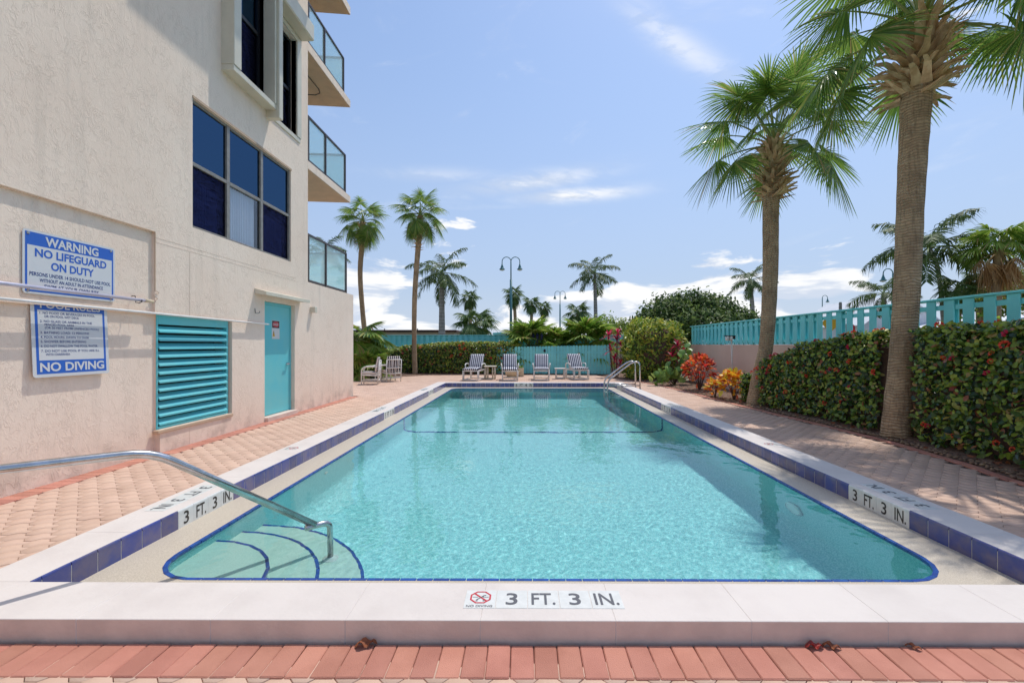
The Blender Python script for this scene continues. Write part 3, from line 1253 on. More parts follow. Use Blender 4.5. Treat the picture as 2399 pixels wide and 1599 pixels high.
def marker(org, X, Y, texts, tiles=True):
    for i, s_ in enumerate(texts):
        c = Vector(org) + Vector(X) * ((i - (len(texts) - 1) / 2) * .1537)
        o = inst('marker_tile', flat_me, pool, M=frame(X, Y, c - pool.location))
        if s_ == 'icon':
            no_diving(o, Matrix.Identity(4))
        else:
            inst('lettering', text_mesh(s_, WIDE[s_] * 1.1, .098, M['label_grey']), o, (0, 0, .0026))


marker((.087, 2.162, CT), (1, 0, 0), (0, 1, 0), ('icon', '3', 'FT.', '3', 'IN.'))
marker((-2.785, 3.60, CT), (0, -1, 0), (1, 0, 0), ('3', 'FT', '3', 'IN.'))
marker((3.06, 3.66, CT), (0, 1, 0), (-1, 0, 0), ('3', 'FT', '3', 'IN.'))
marker((-2.80, 5.30, CT), (0, -1, 0), (1, 0, 0), ('icon',))
marker((3.06, 5.55, CT), (0, 1, 0), (-1, 0, 0), ('icon',))
marker((-2.81, 8.5, CT), (0, -1, 0), (1, 0, 0), ('5', 'FT', '3', 'IN'))
marker((3.05, 9.1, CT), (0, 1, 0), (-1, 0, 0), ('5', 'FT', '3', 'IN'))
marker((-2.81, 12.3, CT), (0, -1, 0), (1, 0, 0), ('6', 'FT', '4', 'IN'))

# underwater light and return fittings
b = MB()
b.tube([(IX1 - .002, 4.27, -.62), (IX1 - .02, 4.27, -.62)], .13, 24)
o = b.build('pool_light', M['steel'], pool)
b = MB()
b.tube([(IX1 - .021, 4.27, -.62), (IX1 - .03, 4.27, -.62)], [.105, .07], 24)
b.build('lens', M['lamp_glass'], o)
o.cycles.is_caustics_receiver = True
for y, xx in ((12.9, IX0), (7.2, IX1), (5.1, IX0)):
    b = MB()
    b.tube([(xx - .002 * (1 if xx > 0 else -1), y, -.35), (xx - .012 * (1 if xx > 0 else -1), y, -.35)], .035, 14)
    b.build('return_fitting', M['pvc'], pool).cycles.is_caustics_receiver = True

# the water
nx, ny = 330, 760
X_, Y_ = np.meshgrid(np.linspace(IX0 - .02, IX1 + .02, nx + 1), np.linspace(IY0 - .02, IY1 + .02, ny + 1))
Zw = np.array([WZ + .0014 * noise.noise((a * 2.3, b_ * 2.3, 0)) + .0007 * noise.noise((a * 6.1 + 3, b_ * 6.1, 3)) + .0005 * noise.noise((a * 13, b_ * 13, 7)) + .00032 * noise.noise((a * 25, b_ * 25, 11)) for a, b_ in zip(X_.ravel(), Y_.ravel())])
V = np.c_[X_.ravel(), Y_.ravel(), Zw]
idx = np.arange((nx + 1) * (ny + 1)).reshape(ny + 1, nx + 1)
q = np.stack([idx[:-1, :-1], idx[:-1, 1:], idx[1:, 1:], idx[1:, :-1]], -1).reshape(-1, 4)
cx, cy = V[q, 0].mean(1), V[q, 1].mean(1)
okx = np.ones(len(q), bool)
for sx, xx in ((1, IX0 + IR), (-1, IX1 - IR)):
    for sy, yy in ((1, IY0 + IR), (-1, IY1 - IR)):
        bad = ((xx - cx) * sx > 0) & ((yy - cy) * sy > 0) & ((cx - xx) ** 2 + (cy - yy) ** 2 > (IR + .02) ** 2)
        okx &= ~bad
q = q[okx]
F = np.r_[q[:, [0, 1, 2]], q[:, [0, 2, 3]]]
water = link('water', np_tris('water', V, F, M['water'], smooth=True))
tag(water, 'clear turquoise water filling the swimming pool', kind='structure')
water.cycles.is_caustics_caster = True

# ------------------------------------------------------------------ the building on the left
bld = thing('apartment_building', (WX, 8., 0), 'cream stucco apartment building with windows, balconies and teal door beside the pool', 'building')


def sub_rects(s0, s1, z0, z1, holes):
    ss = sorted({s0, s1, *[h for q in holes for h in q[:2] if s0 < h < s1]})
    zz = sorted({z0, z1, *[h for q in holes for h in q[2:4] if z0 < h < z1]})
    out_ = []
    for a, c in zip(ss, ss[1:]):
        for d, e in zip(zz, zz[1:]):
            m_, n = (a + c) / 2, (d + e) / 2
            if not any(q[0] < m_ < q[1] and q[2] < n < q[3] for q in holes):
                out_.append((a, c, d, e))
    return out_


def wall_face(b, x, s0, s1, z0, z1, holes=()):
    for a, c, d, e in sub_rects(s0, s1, z0, z1, holes):
        b.face((x, a, d), (x, c, d), (x, c, e), (x, a, e))


def reveal(b, x, h, depth_, sides='lrtb'):
    a, c, d, e = h[:4]
    xb = x - depth_
    if 'l' in sides:
        b.face((x, a, d), (x, a, e), (xb, a, e), (xb, a, d))
    if 'r' in sides:
        b.face((x, c, d), (xb, c, d), (xb, c, e), (x, c, e))
    if 't' in sides:
        b.face((x, a, e), (x, c, e), (xb, c, e), (xb, a, e))
    if 'b' in sides:
        b.face((x, a, d), (xb, a, d), (xb, c, d), (x, c, d))


WIN = (5.99, 8.51, 2.94, 4.70)
LOU = (5.45, 6.80, .29, 1.72)
DOOR = (7.65, 8.65, .0, 2.11)
BAYL = (6.72, 7.62, 5.52, 8.0)
BAYR = (7.98, 8.70, 5.46, 7.34)
PANA = (-3., 5.38, 1.72, 2.72)
PANB = (-3., 5.38, -.2, 1.72)
b = MB()
UPS = 9.175
wall_face(b, WX, -3., UPS, 2.65, 14., [WIN, BAYL, BAYR, (PANA[0], PANA[1], 2.65, 2.72)])
wall_face(b, WX, -3., 11.6, -.2, 2.65, [LOU, DOOR, (-3., 5.38, -.2, 2.65), (-3., 5.45, -.2, 1.72)])
wall_face(b, WX - .035, -3., 5.38, 1.72, 2.72)
reveal(b, WX, (-3., 5.38, 1.72, 2.72), .035, 'rt')
wall_face(b, WX - .07, -3., 5.449, -.2, 1.72)
b.face((WX, 5.449, -.2), (WX - .07, 5.449, -.2), (WX - .07, 5.449, .29), (WX, 5.449, .29))
b.face((WX - .05, 5.449, .29), (WX - .07, 5.449, .29), (WX - .07, 5.449, 1.72), (WX - .05, 5.449, 1.72))
b.face((WX - .035, -3., 1.72), (WX - .035, 5.38, 1.72), (WX - .07, 5.38, 1.72), (WX - .07, -3., 1.72))
b.face((WX, 5.38, 1.72), (WX, 5.449, 1.72), (WX - .07, 5.449, 1.72), (WX - .07, 5.38, 1.72))
for h, d in ((WIN, .07), (BAYL, .10), (BAYR, .14), (DOOR, .13)):
    reveal(b, WX, h, d)
reveal(b, WX, LOU, .10, 'rtb')
# other sides, terrace top and roof
b.face((WX, 11.6, -.2), (-14, 11.6, -.2), (-14, 11.6, 2.65), (WX, 11.6, 2.65))
b.face((WX, UPS, 2.65), (-14, UPS, 2.65), (-14, UPS, 14), (WX, UPS, 14))
b.face((WX, -3, -.2), (WX, -3, 14), (-14, -3, 14), (-14, -3, -.2))
b.face((-14, -3, -.2), (-14, -3, 14), (-14, UPS, 14), (-14, UPS, -.2))
b.face((WX, -3, 14), (WX, UPS, 14), (-14, UPS, 14), (-14, -3, 14))
b.face((WX, UPS, 2.65), (WX, 11.6, 2.65), (-14, 11.6, 2.65), (-14, UPS, 2.65))
b.build('wall', M['stucco'], bld)
# expansion joint lines scored in the stucco
for q in ((5.93, 5.936, -.01, .24), (5.93, 5.936, 1.73, 2.59), (5.39, 8.7, 2.60, 2.605), (5.39, 8.7, 2.655, 2.66)):
    MB().box(WX - .001, WX + .0025, *q).build('stucco_bead', M['stucco'], bld)
# rusty edge bead round the shallow panel
b = MB()
b.box(WX - .004, WX + .004, -3, 5.38, 2.718, 2.727)
b.box(WX - .004, WX + .004, 5.376, 5.385, 2.0, 2.718)
b.build('corner_bead', M['trim_tan'], bld)
# thin wire loop hanging from the bead
b = MB()
b.tube([(WX + .01, 5.38 + .05 * math.sin(t) * (1 - t / 14), 2.0 - .012 * t) for t in np.linspace(0, 11, 34)], .003, 5)
b.build('cable', M['trim_tan'], bld)

# big window, 3 x 2
win = thing('window', (WX - .05, 7.25, 2.94), kind=None)
win.parent = bld
win.location = Vector((WX - .05, 7.25, 2.94)) - bld.location
xw = WX - .045
cols_ = [(6.01, 6.725), (6.775, 7.585), (7.635, 8.49)]
b = MB()
for y0_, y1_ in ((5.995, 6.02), (6.715, 6.785), (7.575, 7.645), (8.475, 8.505)):
    b.bbox(xw - .03, xw + .022, y0_, y1_, 2.945, 4.695, .003)
for z0_, z1_ in ((2.945, 2.975), (4.665, 4.695)):
    b.bbox(xw - .03, xw + .018, 6.02, 8.475, z0_, z1_, .003)
for y0_, y1_ in ((6.02, 6.715), (6.785, 7.575), (7.645, 8.475)):
    b.bbox(xw - .03, xw + .020, y0_, y1_, 3.80, 3.85, .003)
b.build('frame', M['grey_frame'], win)
b = MB()
for y0_, y1_ in ((6.66, 6.715), (7.52, 7.575), (8.40, 8.475)):
    b.box(xw - .045, xw - .012, y0_, y1_, 2.975, 4.665)
b.build('inner_frame', M['black_metal'], win)
for i, (y0_, y1_) in enumerate(((6.02, 6.715), (6.785, 7.575), (7.645, 8.475))):
    for k, (z0_, z1_) in enumerate(((2.975, 3.80), (3.85, 4.665))):
        b = MB()
        b.box(xw - .012, xw - .008, y0_ + .001, y1_ - .001, z0_, z1_)
        b.build('pane', M['pane'] if k else (M['pane_clear'] if i == 1 else M['pane_dark']), win)
for i, (y0_, y1_) in enumerate(((6.03, 6.60), (6.80, 7.50), (7.66, 8.35))):
    b = MB()
    n = 60
    pts = [(xw - .045 - .012 * math.sin(q * 1.3), y0_ + (y1_ - y0_) * q / n) for q in range(n + 1)]
    top = 3.80 if i == 1 else 3.62
    for (xa, ya), (xc, yc) in zip(pts, pts[1:]):
        b.face((xa, ya, 2.96), (xc, yc, 2.96), (xc, yc, top), (xa, ya, top))
    b.build('curtain', M['curtain'], win, smooth=True)
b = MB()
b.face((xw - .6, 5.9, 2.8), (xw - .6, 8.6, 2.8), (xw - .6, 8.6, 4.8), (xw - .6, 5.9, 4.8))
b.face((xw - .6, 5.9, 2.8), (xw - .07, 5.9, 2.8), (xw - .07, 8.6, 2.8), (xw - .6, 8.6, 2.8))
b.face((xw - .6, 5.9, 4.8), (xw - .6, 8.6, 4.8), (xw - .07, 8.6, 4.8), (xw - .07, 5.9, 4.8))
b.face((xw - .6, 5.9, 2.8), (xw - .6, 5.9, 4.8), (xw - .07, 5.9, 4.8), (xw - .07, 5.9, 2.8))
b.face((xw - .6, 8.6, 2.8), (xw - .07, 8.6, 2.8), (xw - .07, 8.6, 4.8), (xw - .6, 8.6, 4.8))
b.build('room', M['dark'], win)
b = MB()
b.box(WX - .068, WX + .012, 5.985, 8.52, 4.701, 4.735)
b.build('lintel_strip', M['trim_tan'], win)

# shuttered windows above
xo = WX + .20
for (h, deep, nm) in ((BAYL, .10, 0), (BAYR, .14, 1)):
    y0_, y1_, z0_, z1_ = h
    bw = thing('window')
    bw.parent = bld
    bw.location = Vector((WX, (y0_ + y1_) / 2, z0_)) - bld.location
    b = MB()
    out_x = xo if nm == 0 else WX + .03
    b.bbox(WX - .1, out_x, y0_ - .17, y0_ - .0, z0_ - .0, z1_ + .1, .006)
    b.bbox(WX - .1, out_x, y1_ + .0, y1_ + (.16 if nm else .05), z0_ - .0, z1_ + .1, .006)
    b.bbox(WX - .1, out_x - .01, y0_ - .17, y1_ + .14, z0_ - .09, z0_ - .002, .006)
    b.bbox(WX - .1, out_x, y0_ - .0, y1_ + .0, z1_ + .002, z1_ + .1, .006)
    b.build('frame', M['trim_cream'], bw)
    b = MB()
    xi = WX - deep + .02
    b.box(xi - .03, xi + .02, y0_ + .002, y0_ + .05, z0_, z1_)
    b.box(xi - .03, xi + .02, y1_ - .06, y1_ - .002, z0_, z1_)
    zm = z0_ + (z1_ - z0_) * .46
    b.box(xi - .03, xi + .024, y0_ + .05, y1_ - .06, zm - .03, zm + .03)
    b.box(xi - .03, xi + .02, y0_ + .05, y1_ - .06, z0_, z0_ + .04)
    b.box(xi - .03, xi + .02, y0_ + .05, y1_ - .06, z1_ - .05, z1_)
    b.build('sash', M['black_metal'], bw)
    for za, zb in ((z0_ + .04, zm - .03), (zm + .03, z1_ - .05)):
        b = MB()
        b.box(xi - .012, xi - .008, y0_ + .05, y1_ - .06, za, zb)
        b.build('pane', M['pane_dark'] if za < zm else M['pane'], bw)
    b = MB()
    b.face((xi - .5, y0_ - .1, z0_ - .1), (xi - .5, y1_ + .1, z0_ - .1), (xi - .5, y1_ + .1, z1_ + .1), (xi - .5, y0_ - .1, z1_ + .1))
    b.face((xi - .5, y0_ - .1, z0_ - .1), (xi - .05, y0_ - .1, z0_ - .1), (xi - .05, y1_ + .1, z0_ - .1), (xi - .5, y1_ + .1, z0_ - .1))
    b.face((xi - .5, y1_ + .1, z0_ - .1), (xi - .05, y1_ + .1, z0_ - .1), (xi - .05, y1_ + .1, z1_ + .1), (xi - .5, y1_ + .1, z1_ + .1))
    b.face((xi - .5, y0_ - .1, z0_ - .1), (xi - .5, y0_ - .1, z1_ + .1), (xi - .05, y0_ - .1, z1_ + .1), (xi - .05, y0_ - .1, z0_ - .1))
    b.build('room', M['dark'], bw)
# guide post between the two shutters and the roll box over the right one
b = MB()
b.bbox(WX - .05, WX + .24, 7.68, 7.80, 5.30, 8.1, .008)
b.build('shutter_post', M['trim_cream'], bld)
b = MB()
b.bbox(WX - .05, WX + .27, 7.82, 8.90, 7.45, 7.78, .02)
b.build('shutter_box', M['trim_cream'], bld)
# floor slab edge that overhangs the windows just above the frame
b = MB()
b.bbox(WX - .02, WX + 1.1, 6.45, UPS, 9.25, 9.45, .01)
b.build('overhang', M['stucco'], bld)

# louvred vent
lv = thing('louver_vent')
lv.parent = bld
lv.location = Vector((WX, 6.12, .29)) - bld.location
b = MB()
xl = WX - .055
b.bbox(xl - .06, xl + .012, 5.452, 5.478, .292, 1.718, .003)
b.bbox(xl - .06, xl + .012, 6.735, 6.775, .292, 1.718, .003)
b.bbox(xl - .06, xl + .014, 5.478, 6.735, 1.60, 1.718, .003)
b.bbox(xl - .06, xl + .014, 5.478, 6.735, .292, .325, .003)
b.build('frame', M['teal_metal'], lv)
for i in range(12):
    z = .335 + i * .1055
    b = MB()
    b.add([(xl + .030, 5.479, z), (xl + .030, 6.734, z), (xl - .040, 6.734, z + .070), (xl - .040, 5.479, z + .070),
           (xl + .030, 5.479, z + .020), (xl + .030, 6.734, z + .020), (xl - .034, 6.734, z + .082), (xl - .034, 5.479, z + .082)],
          [(0, 1, 2, 3)[::-1], (4, 5, 6, 7), (0, 1, 5, 4), (3, 2, 6, 7)[::-1], (0, 4, 7, 3), (1, 2, 6, 5)])
    b.build('slat', M['teal_metal'], lv)
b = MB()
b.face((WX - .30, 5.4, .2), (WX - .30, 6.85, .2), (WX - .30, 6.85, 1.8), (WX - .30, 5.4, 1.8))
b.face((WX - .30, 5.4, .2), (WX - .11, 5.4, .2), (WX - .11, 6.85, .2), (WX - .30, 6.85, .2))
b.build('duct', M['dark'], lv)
b = MB()
b.bbox(WX - .05, WX + .02, 5.40, 6.80, .245, .288, .006)
b.build('sill', M['trim_tan'], lv)

# door
dr = thing('door')
dr.parent = bld
dr.location = Vector((WX, 8.15, 0)) - bld.location
b = MB()
b.bbox(WX - .118, WX - .075, 7.70, 8.595, .085, 2.055, .002)
leaf = b.build('door_leaf', M['teal_metal'], dr)
b = MB()
b.box(WX - .129, WX - .07, 7.652, 7.698, .078, 2.105)
b.box(WX - .129, WX - .07, 8.597, 8.648, .078, 2.105)
b.box(WX - .129, WX - .07, 7.698, 8.597, 2.057, 2.105)
b.build('door_frame', M['teal_metal'], dr)
b = MB()
b.bbox(WX - .128, WX + .06, 7.652, 8.648, -.01, .076, .006)
b.build('threshold', M['curb_face'], dr)
b = MB()
b.tube([(WX - .08, 8.50, .98), (WX - .03, 8.50, .98)], [.03, .02], 12)
b.tube([(WX - .03, 8.50, .98), (WX - .028, 8.39, .975)], .011, 8)
b.build('handle', M['steel'], dr)
b = MB()
b.add([(WX - .01, 7.36, 2.20), (WX + .20, 7.36, 2.18), (WX + .20, 7.36, 2.235), (WX - .01, 7.36, 2.29),
       (WX - .01, 8.86, 2.20), (WX + .20, 8.86, 2.18), (WX + .20, 8.86, 2.235), (WX - .01, 8.86, 2.29)],
      [(0, 1, 2, 3), (4, 7, 6, 5), (0, 4, 5, 1), (1, 5, 6, 2), (2, 6, 7, 3)])
b.build('hood', M['trim_cream'], dr)

# balconies and their glass rails
def railing(y0_, y1_, z0_, z1_, mid, back, nm):
    rl = thing('balcony_railing')
    rl.parent = bld
    rl.location = Vector((WX, (y0_ + y1_) / 2, z0_)) - bld.location
    x = WX - .03
    b = MB()
    b.bar((x, y0_, z1_), (x, y1_ + .02, z1_), .045, .04)
    b.bar((x, y1_, z1_ - .001), (back[0], back[1], z1_ - .001), .045, .04)
    b.bar((x, y0_, z0_ + .03), (x, y1_, z0_ + .03), .03, .045)
    b.bar((x, y1_, z0_ + .029), (back[0], back[1], z0_ + .029), .03, .045)
    b.build('rail', M['bronze'], rl)
    for y in (y0_ + .03, mid, y1_):
        b = MB()
        b.bbox(x - .025, x + .025, y - .025, y + .025, z0_ - .01, z1_, .003)
        b.build('post', M['bronze'], rl)
    for a, c in ((y0_ + .06, mid - .03), (mid + .03, y1_ - .03)):
        b = MB()
        b.box(x - .004, x + .004, a, c, z0_ + .06, z1_ - .02)
        b.build('pane', M['rail_glass'], rl)
    b = MB()
    d = Vector((back[0] - x, back[1] - y1_, 0)).normalized()
    p0, p1 = Vector((x, y1_, 0)) + d * .05, Vector((back[0], back[1], 0))
    b.bar((p0.x, p0.y, (z0_ + z1_) / 2 + .02), (p1.x, p1.y, (z0_ + z1_) / 2 + .02), .008, z1_ - z0_ - .08)
    b.build('pane', M['rail_glass'], rl)


railing(9.2, 11.18, 2.655, 3.65, 10.05, (-9., 11.1), 0)
railing(9.2, 11.12, 5.175, 6.12, 10.03, (-7.5, 10.9), 1)
railing(9.2, 11.02, 7.645, 8.50, 9.98, (-7.5, 10.75), 2)
for z0_, z1_ in ((5.0, 5.17), (7.46, 7.64), (9.85, 10.05)):
    b = MB()
    b.prism([(WX - .002, UPS - .01), (WX - .002, 11.38), (-7.6, 11.05), (-7.6, UPS - .01)], z0_, z1_)
    sl = b.build('balcony_slab', M['trim_tan'], bld)
    b = MB()
    b.prism([(WX + .002, UPS + .0), (WX + .002, 11.40), (WX - .06, 11.40), (WX - .06, UPS + .0)], z0_ + .012, z1_ + .004)
    b.build('slab_edge', M['stucco'], sl)
    if z0_ > 7 and z0_ < 9:
        b = MB()
        path = [(-4.95, 9.25), (-4.95, 10.55), (-5.0, 10.72), (-5.15, 10.80), (-7, 10.6)]
        b.tube([(p[0], p[1], z0_ - .004) for p in path], .011, 6)
        b.build('drip_groove', M['black_metal'], sl)

# small wall light beyond the door, hooks
b = MB()
b.bbox(WX, WX + .11, 9.26, 9.36, 2.02, 2.14, .006)
o = tag(b.build('wall_light', M['trim_cream'], at=(WX, 9.31, 2.08)), 'small boxy cream wall light right of the teal door', 'wall light')
b = MB()
b.box(WX + .03, WX + .10, 9.361, 9.366, 2.03, 2.13)
b.build('lens', M['lamp_glass'], o)


def hook(y, z, label):
    b = MB()
    b.tube([(WX - .04, y, z + .05), (WX + .003, y, z + .05), (WX + .006, y, z + .02), (WX + .01, y, z - .025), (WX + .05, y, z - .032), (WX + .08, y, z - .02), (WX + .083, y, z + .005)], .005, 6)
    tag(b.build('wall_hook', M['black_metal'], at=(WX, y, z)), label, 'hook', 'hooks on the stucco wall')


hook(5.10, 1.86, 'black wall hook holding the poles beside the pool rules sign')
hook(7.37, 1.90, 'small black wall hook just left of the teal door')


def pole(y0_, y1_, z0_, z1_, r_, m1, label, tip):
    o = thing('pool_pole', (WX + .06, y0_, z0_), label, 'pole')
    b = MB()
    b.tube([(WX + .06, y0_, z0_), (WX + .06, y1_, z1_)], r_, 10)
    b.build('shaft', m1, o, smooth=True)
    b = MB()
    d = (z1_ - z0_) / (y1_ - y0_)
    b.tube([(WX + .06, y1_, z1_), (WX + .06, y1_ + .12, z1_ + d * .12)], [r_ * 1.15, r_ * .9], 10)
    b.build('tip', tip, o, smooth=True)
    return o


M['pole_violet'] = mat('anodised_pole', (.58, .56, .66), (.5, .48, .58), .3, 10., metal=.3)
pole(2.6, 5.16, 1.873, 1.862, .019, M['pole_violet'], 'thick silvery pool pole, the upper of the two hung on the stucco wall', M['terracotta'])
pole(2.4, 7.55, 1.75, 1.70, .014, M['white'], 'long thin white pool pole, lower of two, reaching across to the teal door', M['white'])


# signs
def wall_sign(name, y0_, y1_, z0_, z1_, x, label):
    b = MB()
    w_, h = y1_ - y0_, z1_ - z0_
    n, r_ = 5, .03
    poly = []
    for cx, cy, a0 in ((w_ / 2 - r_, -h / 2 + r_, -90), (w_ / 2 - r_, h / 2 - r_, 0), (-w_ / 2 + r_, h / 2 - r_, 90), (-w_ / 2 + r_, -h / 2 + r_, 180)):
        for i in range(n + 1):
            a = R(a0 + 90 * i / n)
            poly.append((cx + r_ * math.cos(a), cy + r_ * math.sin(a)))
    b.prism(poly, -.003, 0)
    me = b.mesh(name, M['sign_white'])
    o = bpy.data.objects.new(name, me)
    col.objects.link(o)
    o.matrix_world = frame((0, 1, 0), (0, 0, 1), (x, (y0_ + y1_) / 2, (z0_ + z1_) / 2))
    tag(o, label, 'sign')
    return o, w_, h


def panel(parent, name, x0, x1, y0_, y1_, z, m_):
    b = MB()
    b.face((x0, y0_, z), (x1, y0_, z), (x1, y1_, z), (x0, y1_, z))
    return b.build(name, m_, parent, local=True)


def letters(parent, body, cx, cy, w_, h, m_, z=.0014, bold=.014):
    return inst('lettering', text_mesh(body, w_, h, m_, bold), parent, (cx, cy, z))


sx_ = WX - .035 + .012
s1_, w_, h = wall_sign('warning_sign', 3.975, 4.875, 1.815, 2.405, sx_, 'blue and white sign reading WARNING NO LIFEGUARD ON DUTY on the stucco wall')
panel(s1_, 'blue_border', -.43, .43, -.275, .275, .0006, M['sign_blue'])
panel(s1_, 'white_field', -.412, .412, -.257, .155, .0010, M['sign_white'])
letters(s1_, 'WARNING', .0, .212, .52, .088, M['sign_white'], bold=.03)
letters(s1_, 'NO LIFEGUARD', .0, .093, .70, .080, M['sign_blue'], bold=.03)
letters(s1_, 'ON DUTY', .0, -.016, .42, .080, M['sign_blue'], bold=.03)
letters(s1_, 'PERSONS UNDER 14 SHOULD NOT USE POOL', .0, -.108, .79, .036, M['sign_navy'], bold=.012)
letters(s1_, 'WITHOUT AN ADULT IN ATTENDANCE', .0, -.160, .62, .034, M['sign_navy'], bold=.012)
letters(s1_, 'SWIM AT YOUR OWN RISK', .0, -.213, .54, .034, M['sign_navy'], bold=.012)
for x in (-.405, .405):
    for y in (-.26, .26):
        b = MB()
        b.lathe([(.014, .0012), (.012, .005), (.004, .006)], x, y, 12)
        b.build('screw', M['steel'], s1_, local=True)
s2_, w_, h = wall_sign('pool_rules_sign', 4.065, 4.815, 1.035, 1.80, WX - .042, 'white sign with blue border listing POOL RULES under the warning sign')
s2_.matrix_world = s2_.matrix_world @ Matrix.Rotation(R(-2.4), 4, 'X')
panel(s2_, 'blue_border', -.342, .342, -.352, .362, .0006, M['sign_blue'])
panel(s2_, 'white_field', -.318, .318, -.222, .258, .0010, M['sign_white'])
letters(s2_, 'POOL RULES', .0, .31, .59, .072, M['sign_white'], bold=.02)
letters(s2_, 'NO DIVING', .0, -.287, .63, .088, M['sign_white'], bold=.03)
rules = [('1. NO FOOD OR BEVERAGES IN POOL', .243, .0), ('OR ON POOL WET DECK', .210, .04), ('2. NO GLASS OR ANIMALS IN THE', .163, 0), ('FENCED POOL AREA', .131, .04), ('(OR 50 FEET FROM UNFENCED POOL)', .098, .04),
         ('3. BATHING LOAD: 12 PERSONS', .055, 0), ('4. POOL HOURS: DAWN TO DUSK', .012, 0), ('5. SHOWER BEFORE ENTERING', -.031, 0), ('6. DO NOT SWALLOW THE POOL WATER', -.074, 0),
         ('7. DO NOT USE POOL IF YOU ARE ILL', -.121, 0), ('WITH DIARRHEA', -.155, .04)]
for s_, y, ind in rules:
    w_ = len(s_) * .0172
    letters(s2_, s_, -.30 + ind + w_ / 2, y - .012, w_, .0225 if '(' not in s_ else .028, M['sign_navy'], bold=.008)
# danger sign on the door
b = MB()
b.bbox(-.125, .125, -.17, .17, -.002, 0, .0006)
o = bpy.data.objects.new('danger_sign', b.mesh('danger_sign', M['sign_white']))
col.objects.link(o)
o.matrix_world = frame((0, 1, 0), (0, 0, 1), (WX - .0725, 8.12, 1.62))
tag(o, 'small white DANGER sign with red oval stuck on the teal door', 'sign')
panel(o, 'black_header', -.118, .118, .03, .162, .0006, M['black_metal'])
b = MB()
b.face(*[(.105 * math.cos(a), .096 + .052 * math.sin(a), .001) for a in np.linspace(0, 2 * math.pi, 25)[:-1]])
b.build('red_oval', M['label_red'], o, local=True)
letters(o, 'DANGER', 0, .096, .16, .045, M['sign_white'], z=.0016)
b = MB()
b.face((-.108, -.125, .001), (-.028, -.125, .001), (-.068, -.01, .001))
b.build('yellow_triangle', M['sign_yellow'], o, local=True)
b = MB()
b.bar((-.07, -.03, .0014), (-.062, -.075, .0014), .012, .0004)
b.bar((-.062, -.075, .0014), (-.074, -.11, .0014), .01, .0004)
b.build('bolt_mark', M['black_metal'], o, local=True)

# ------------------------------------------------------------------ boundary walls and fences
FT = CAM_H + .1087 * FX
FEND = 16.6
bw = tag(MB().box(FX, FX + .2, -1.0, FEND + .2, -.1, 1.345).build('boundary_wall', M['wall_pink'], at=(FX, 9, 0)), 'low pink stucco boundary wall behind the crotons on the right', 'wall')
fence = thing('board_fence', (FX + .05, 10., 1.345), 'teal painted board fence with see-through gaps on top of the pink right wall', 'fence')
b = MB()
b.bbox(FX - .012, FX + .16, -1.0, FEND + .05, FT - .018, FT + .012, .004)
b.build('cap_rail', M['teal'], fence)
for z0_, z1_ in ((1.40, 1.47), (FT - .16, FT - .09)):
    b = MB()
    b.box(FX + .036, FX + .074, -1.0, FEND, z0_, z1_)
    b.build('rail', M['teal'], fence)
b = MB()
b.bbox(-.009, .009, -.0775, .0775, .0, FT - 1.37, .003)
fb = b.mesh('board', M['teal'])
b = MB()
b.bbox(-.009, .009, -.055, .055, .0, FT - 1.37, .003)
fb2 = b.mesh('board', M['teal'])
k = 0
y = FEND - .10
while y > .2:
    inst('board', fb, fence, Vector((FX + .026, y, 1.349)) - fence.location, (rng.normal(0, .003), 0, 0))
    k += 1
    if y > 9.6 or k % 4 == 0:
        inst('board', fb2, fence, Vector((FX + .100, y - .0775 - .13 - .01 + .2, 1.349)) - fence.location, (rng.normal(0, .003), 0, 0))
    y -= .285
# back wall and fence
BY = 22.7
tag(MB().box(-14, 7.2, BY + .02, BY + .2, -.1, 1.17).build('boundary_wall', M['wall_pink'], at=(-3, BY, 0)), 'pink stucco boundary wall behind the far clipped hedge', 'wall')
fence2 = thing('board_fence', (-3, BY, 1.17), 'teal board fence along the back above the far clipped hedge', 'fence')
BT = 1.83
b = MB()
b.bbox(-14, 7.2, BY - .012, BY + .16, BT - .018, BT + .012, .004)
b.build('cap_rail', M['teal'], fence2)
for z0_, z1_ in ((1.22, 1.29), (BT - .16, BT - .09)):
    b = MB()
    b.box(-14, 7.2, BY + .036, BY + .074, z0_, z1_)
    b.build('rail', M['teal'], fence2)
b = MB()
b.bbox(-.0775, .0775, -.009, .009, 0, BT - 1.195, .003)
fb = b.mesh('board', M['teal'])
x = -9.9
while x < 7.1:
    inst('board', fb, fence2, Vector((x, BY + .026, 1.174)) - fence2.location, (0, rng.normal(0, .003), 0))
    inst('board', fb, fence2, Vector((x + .1425, BY + .100, 1.174)) - fence2.location, (0, rng.normal(0, .003), 0))
    x += .285
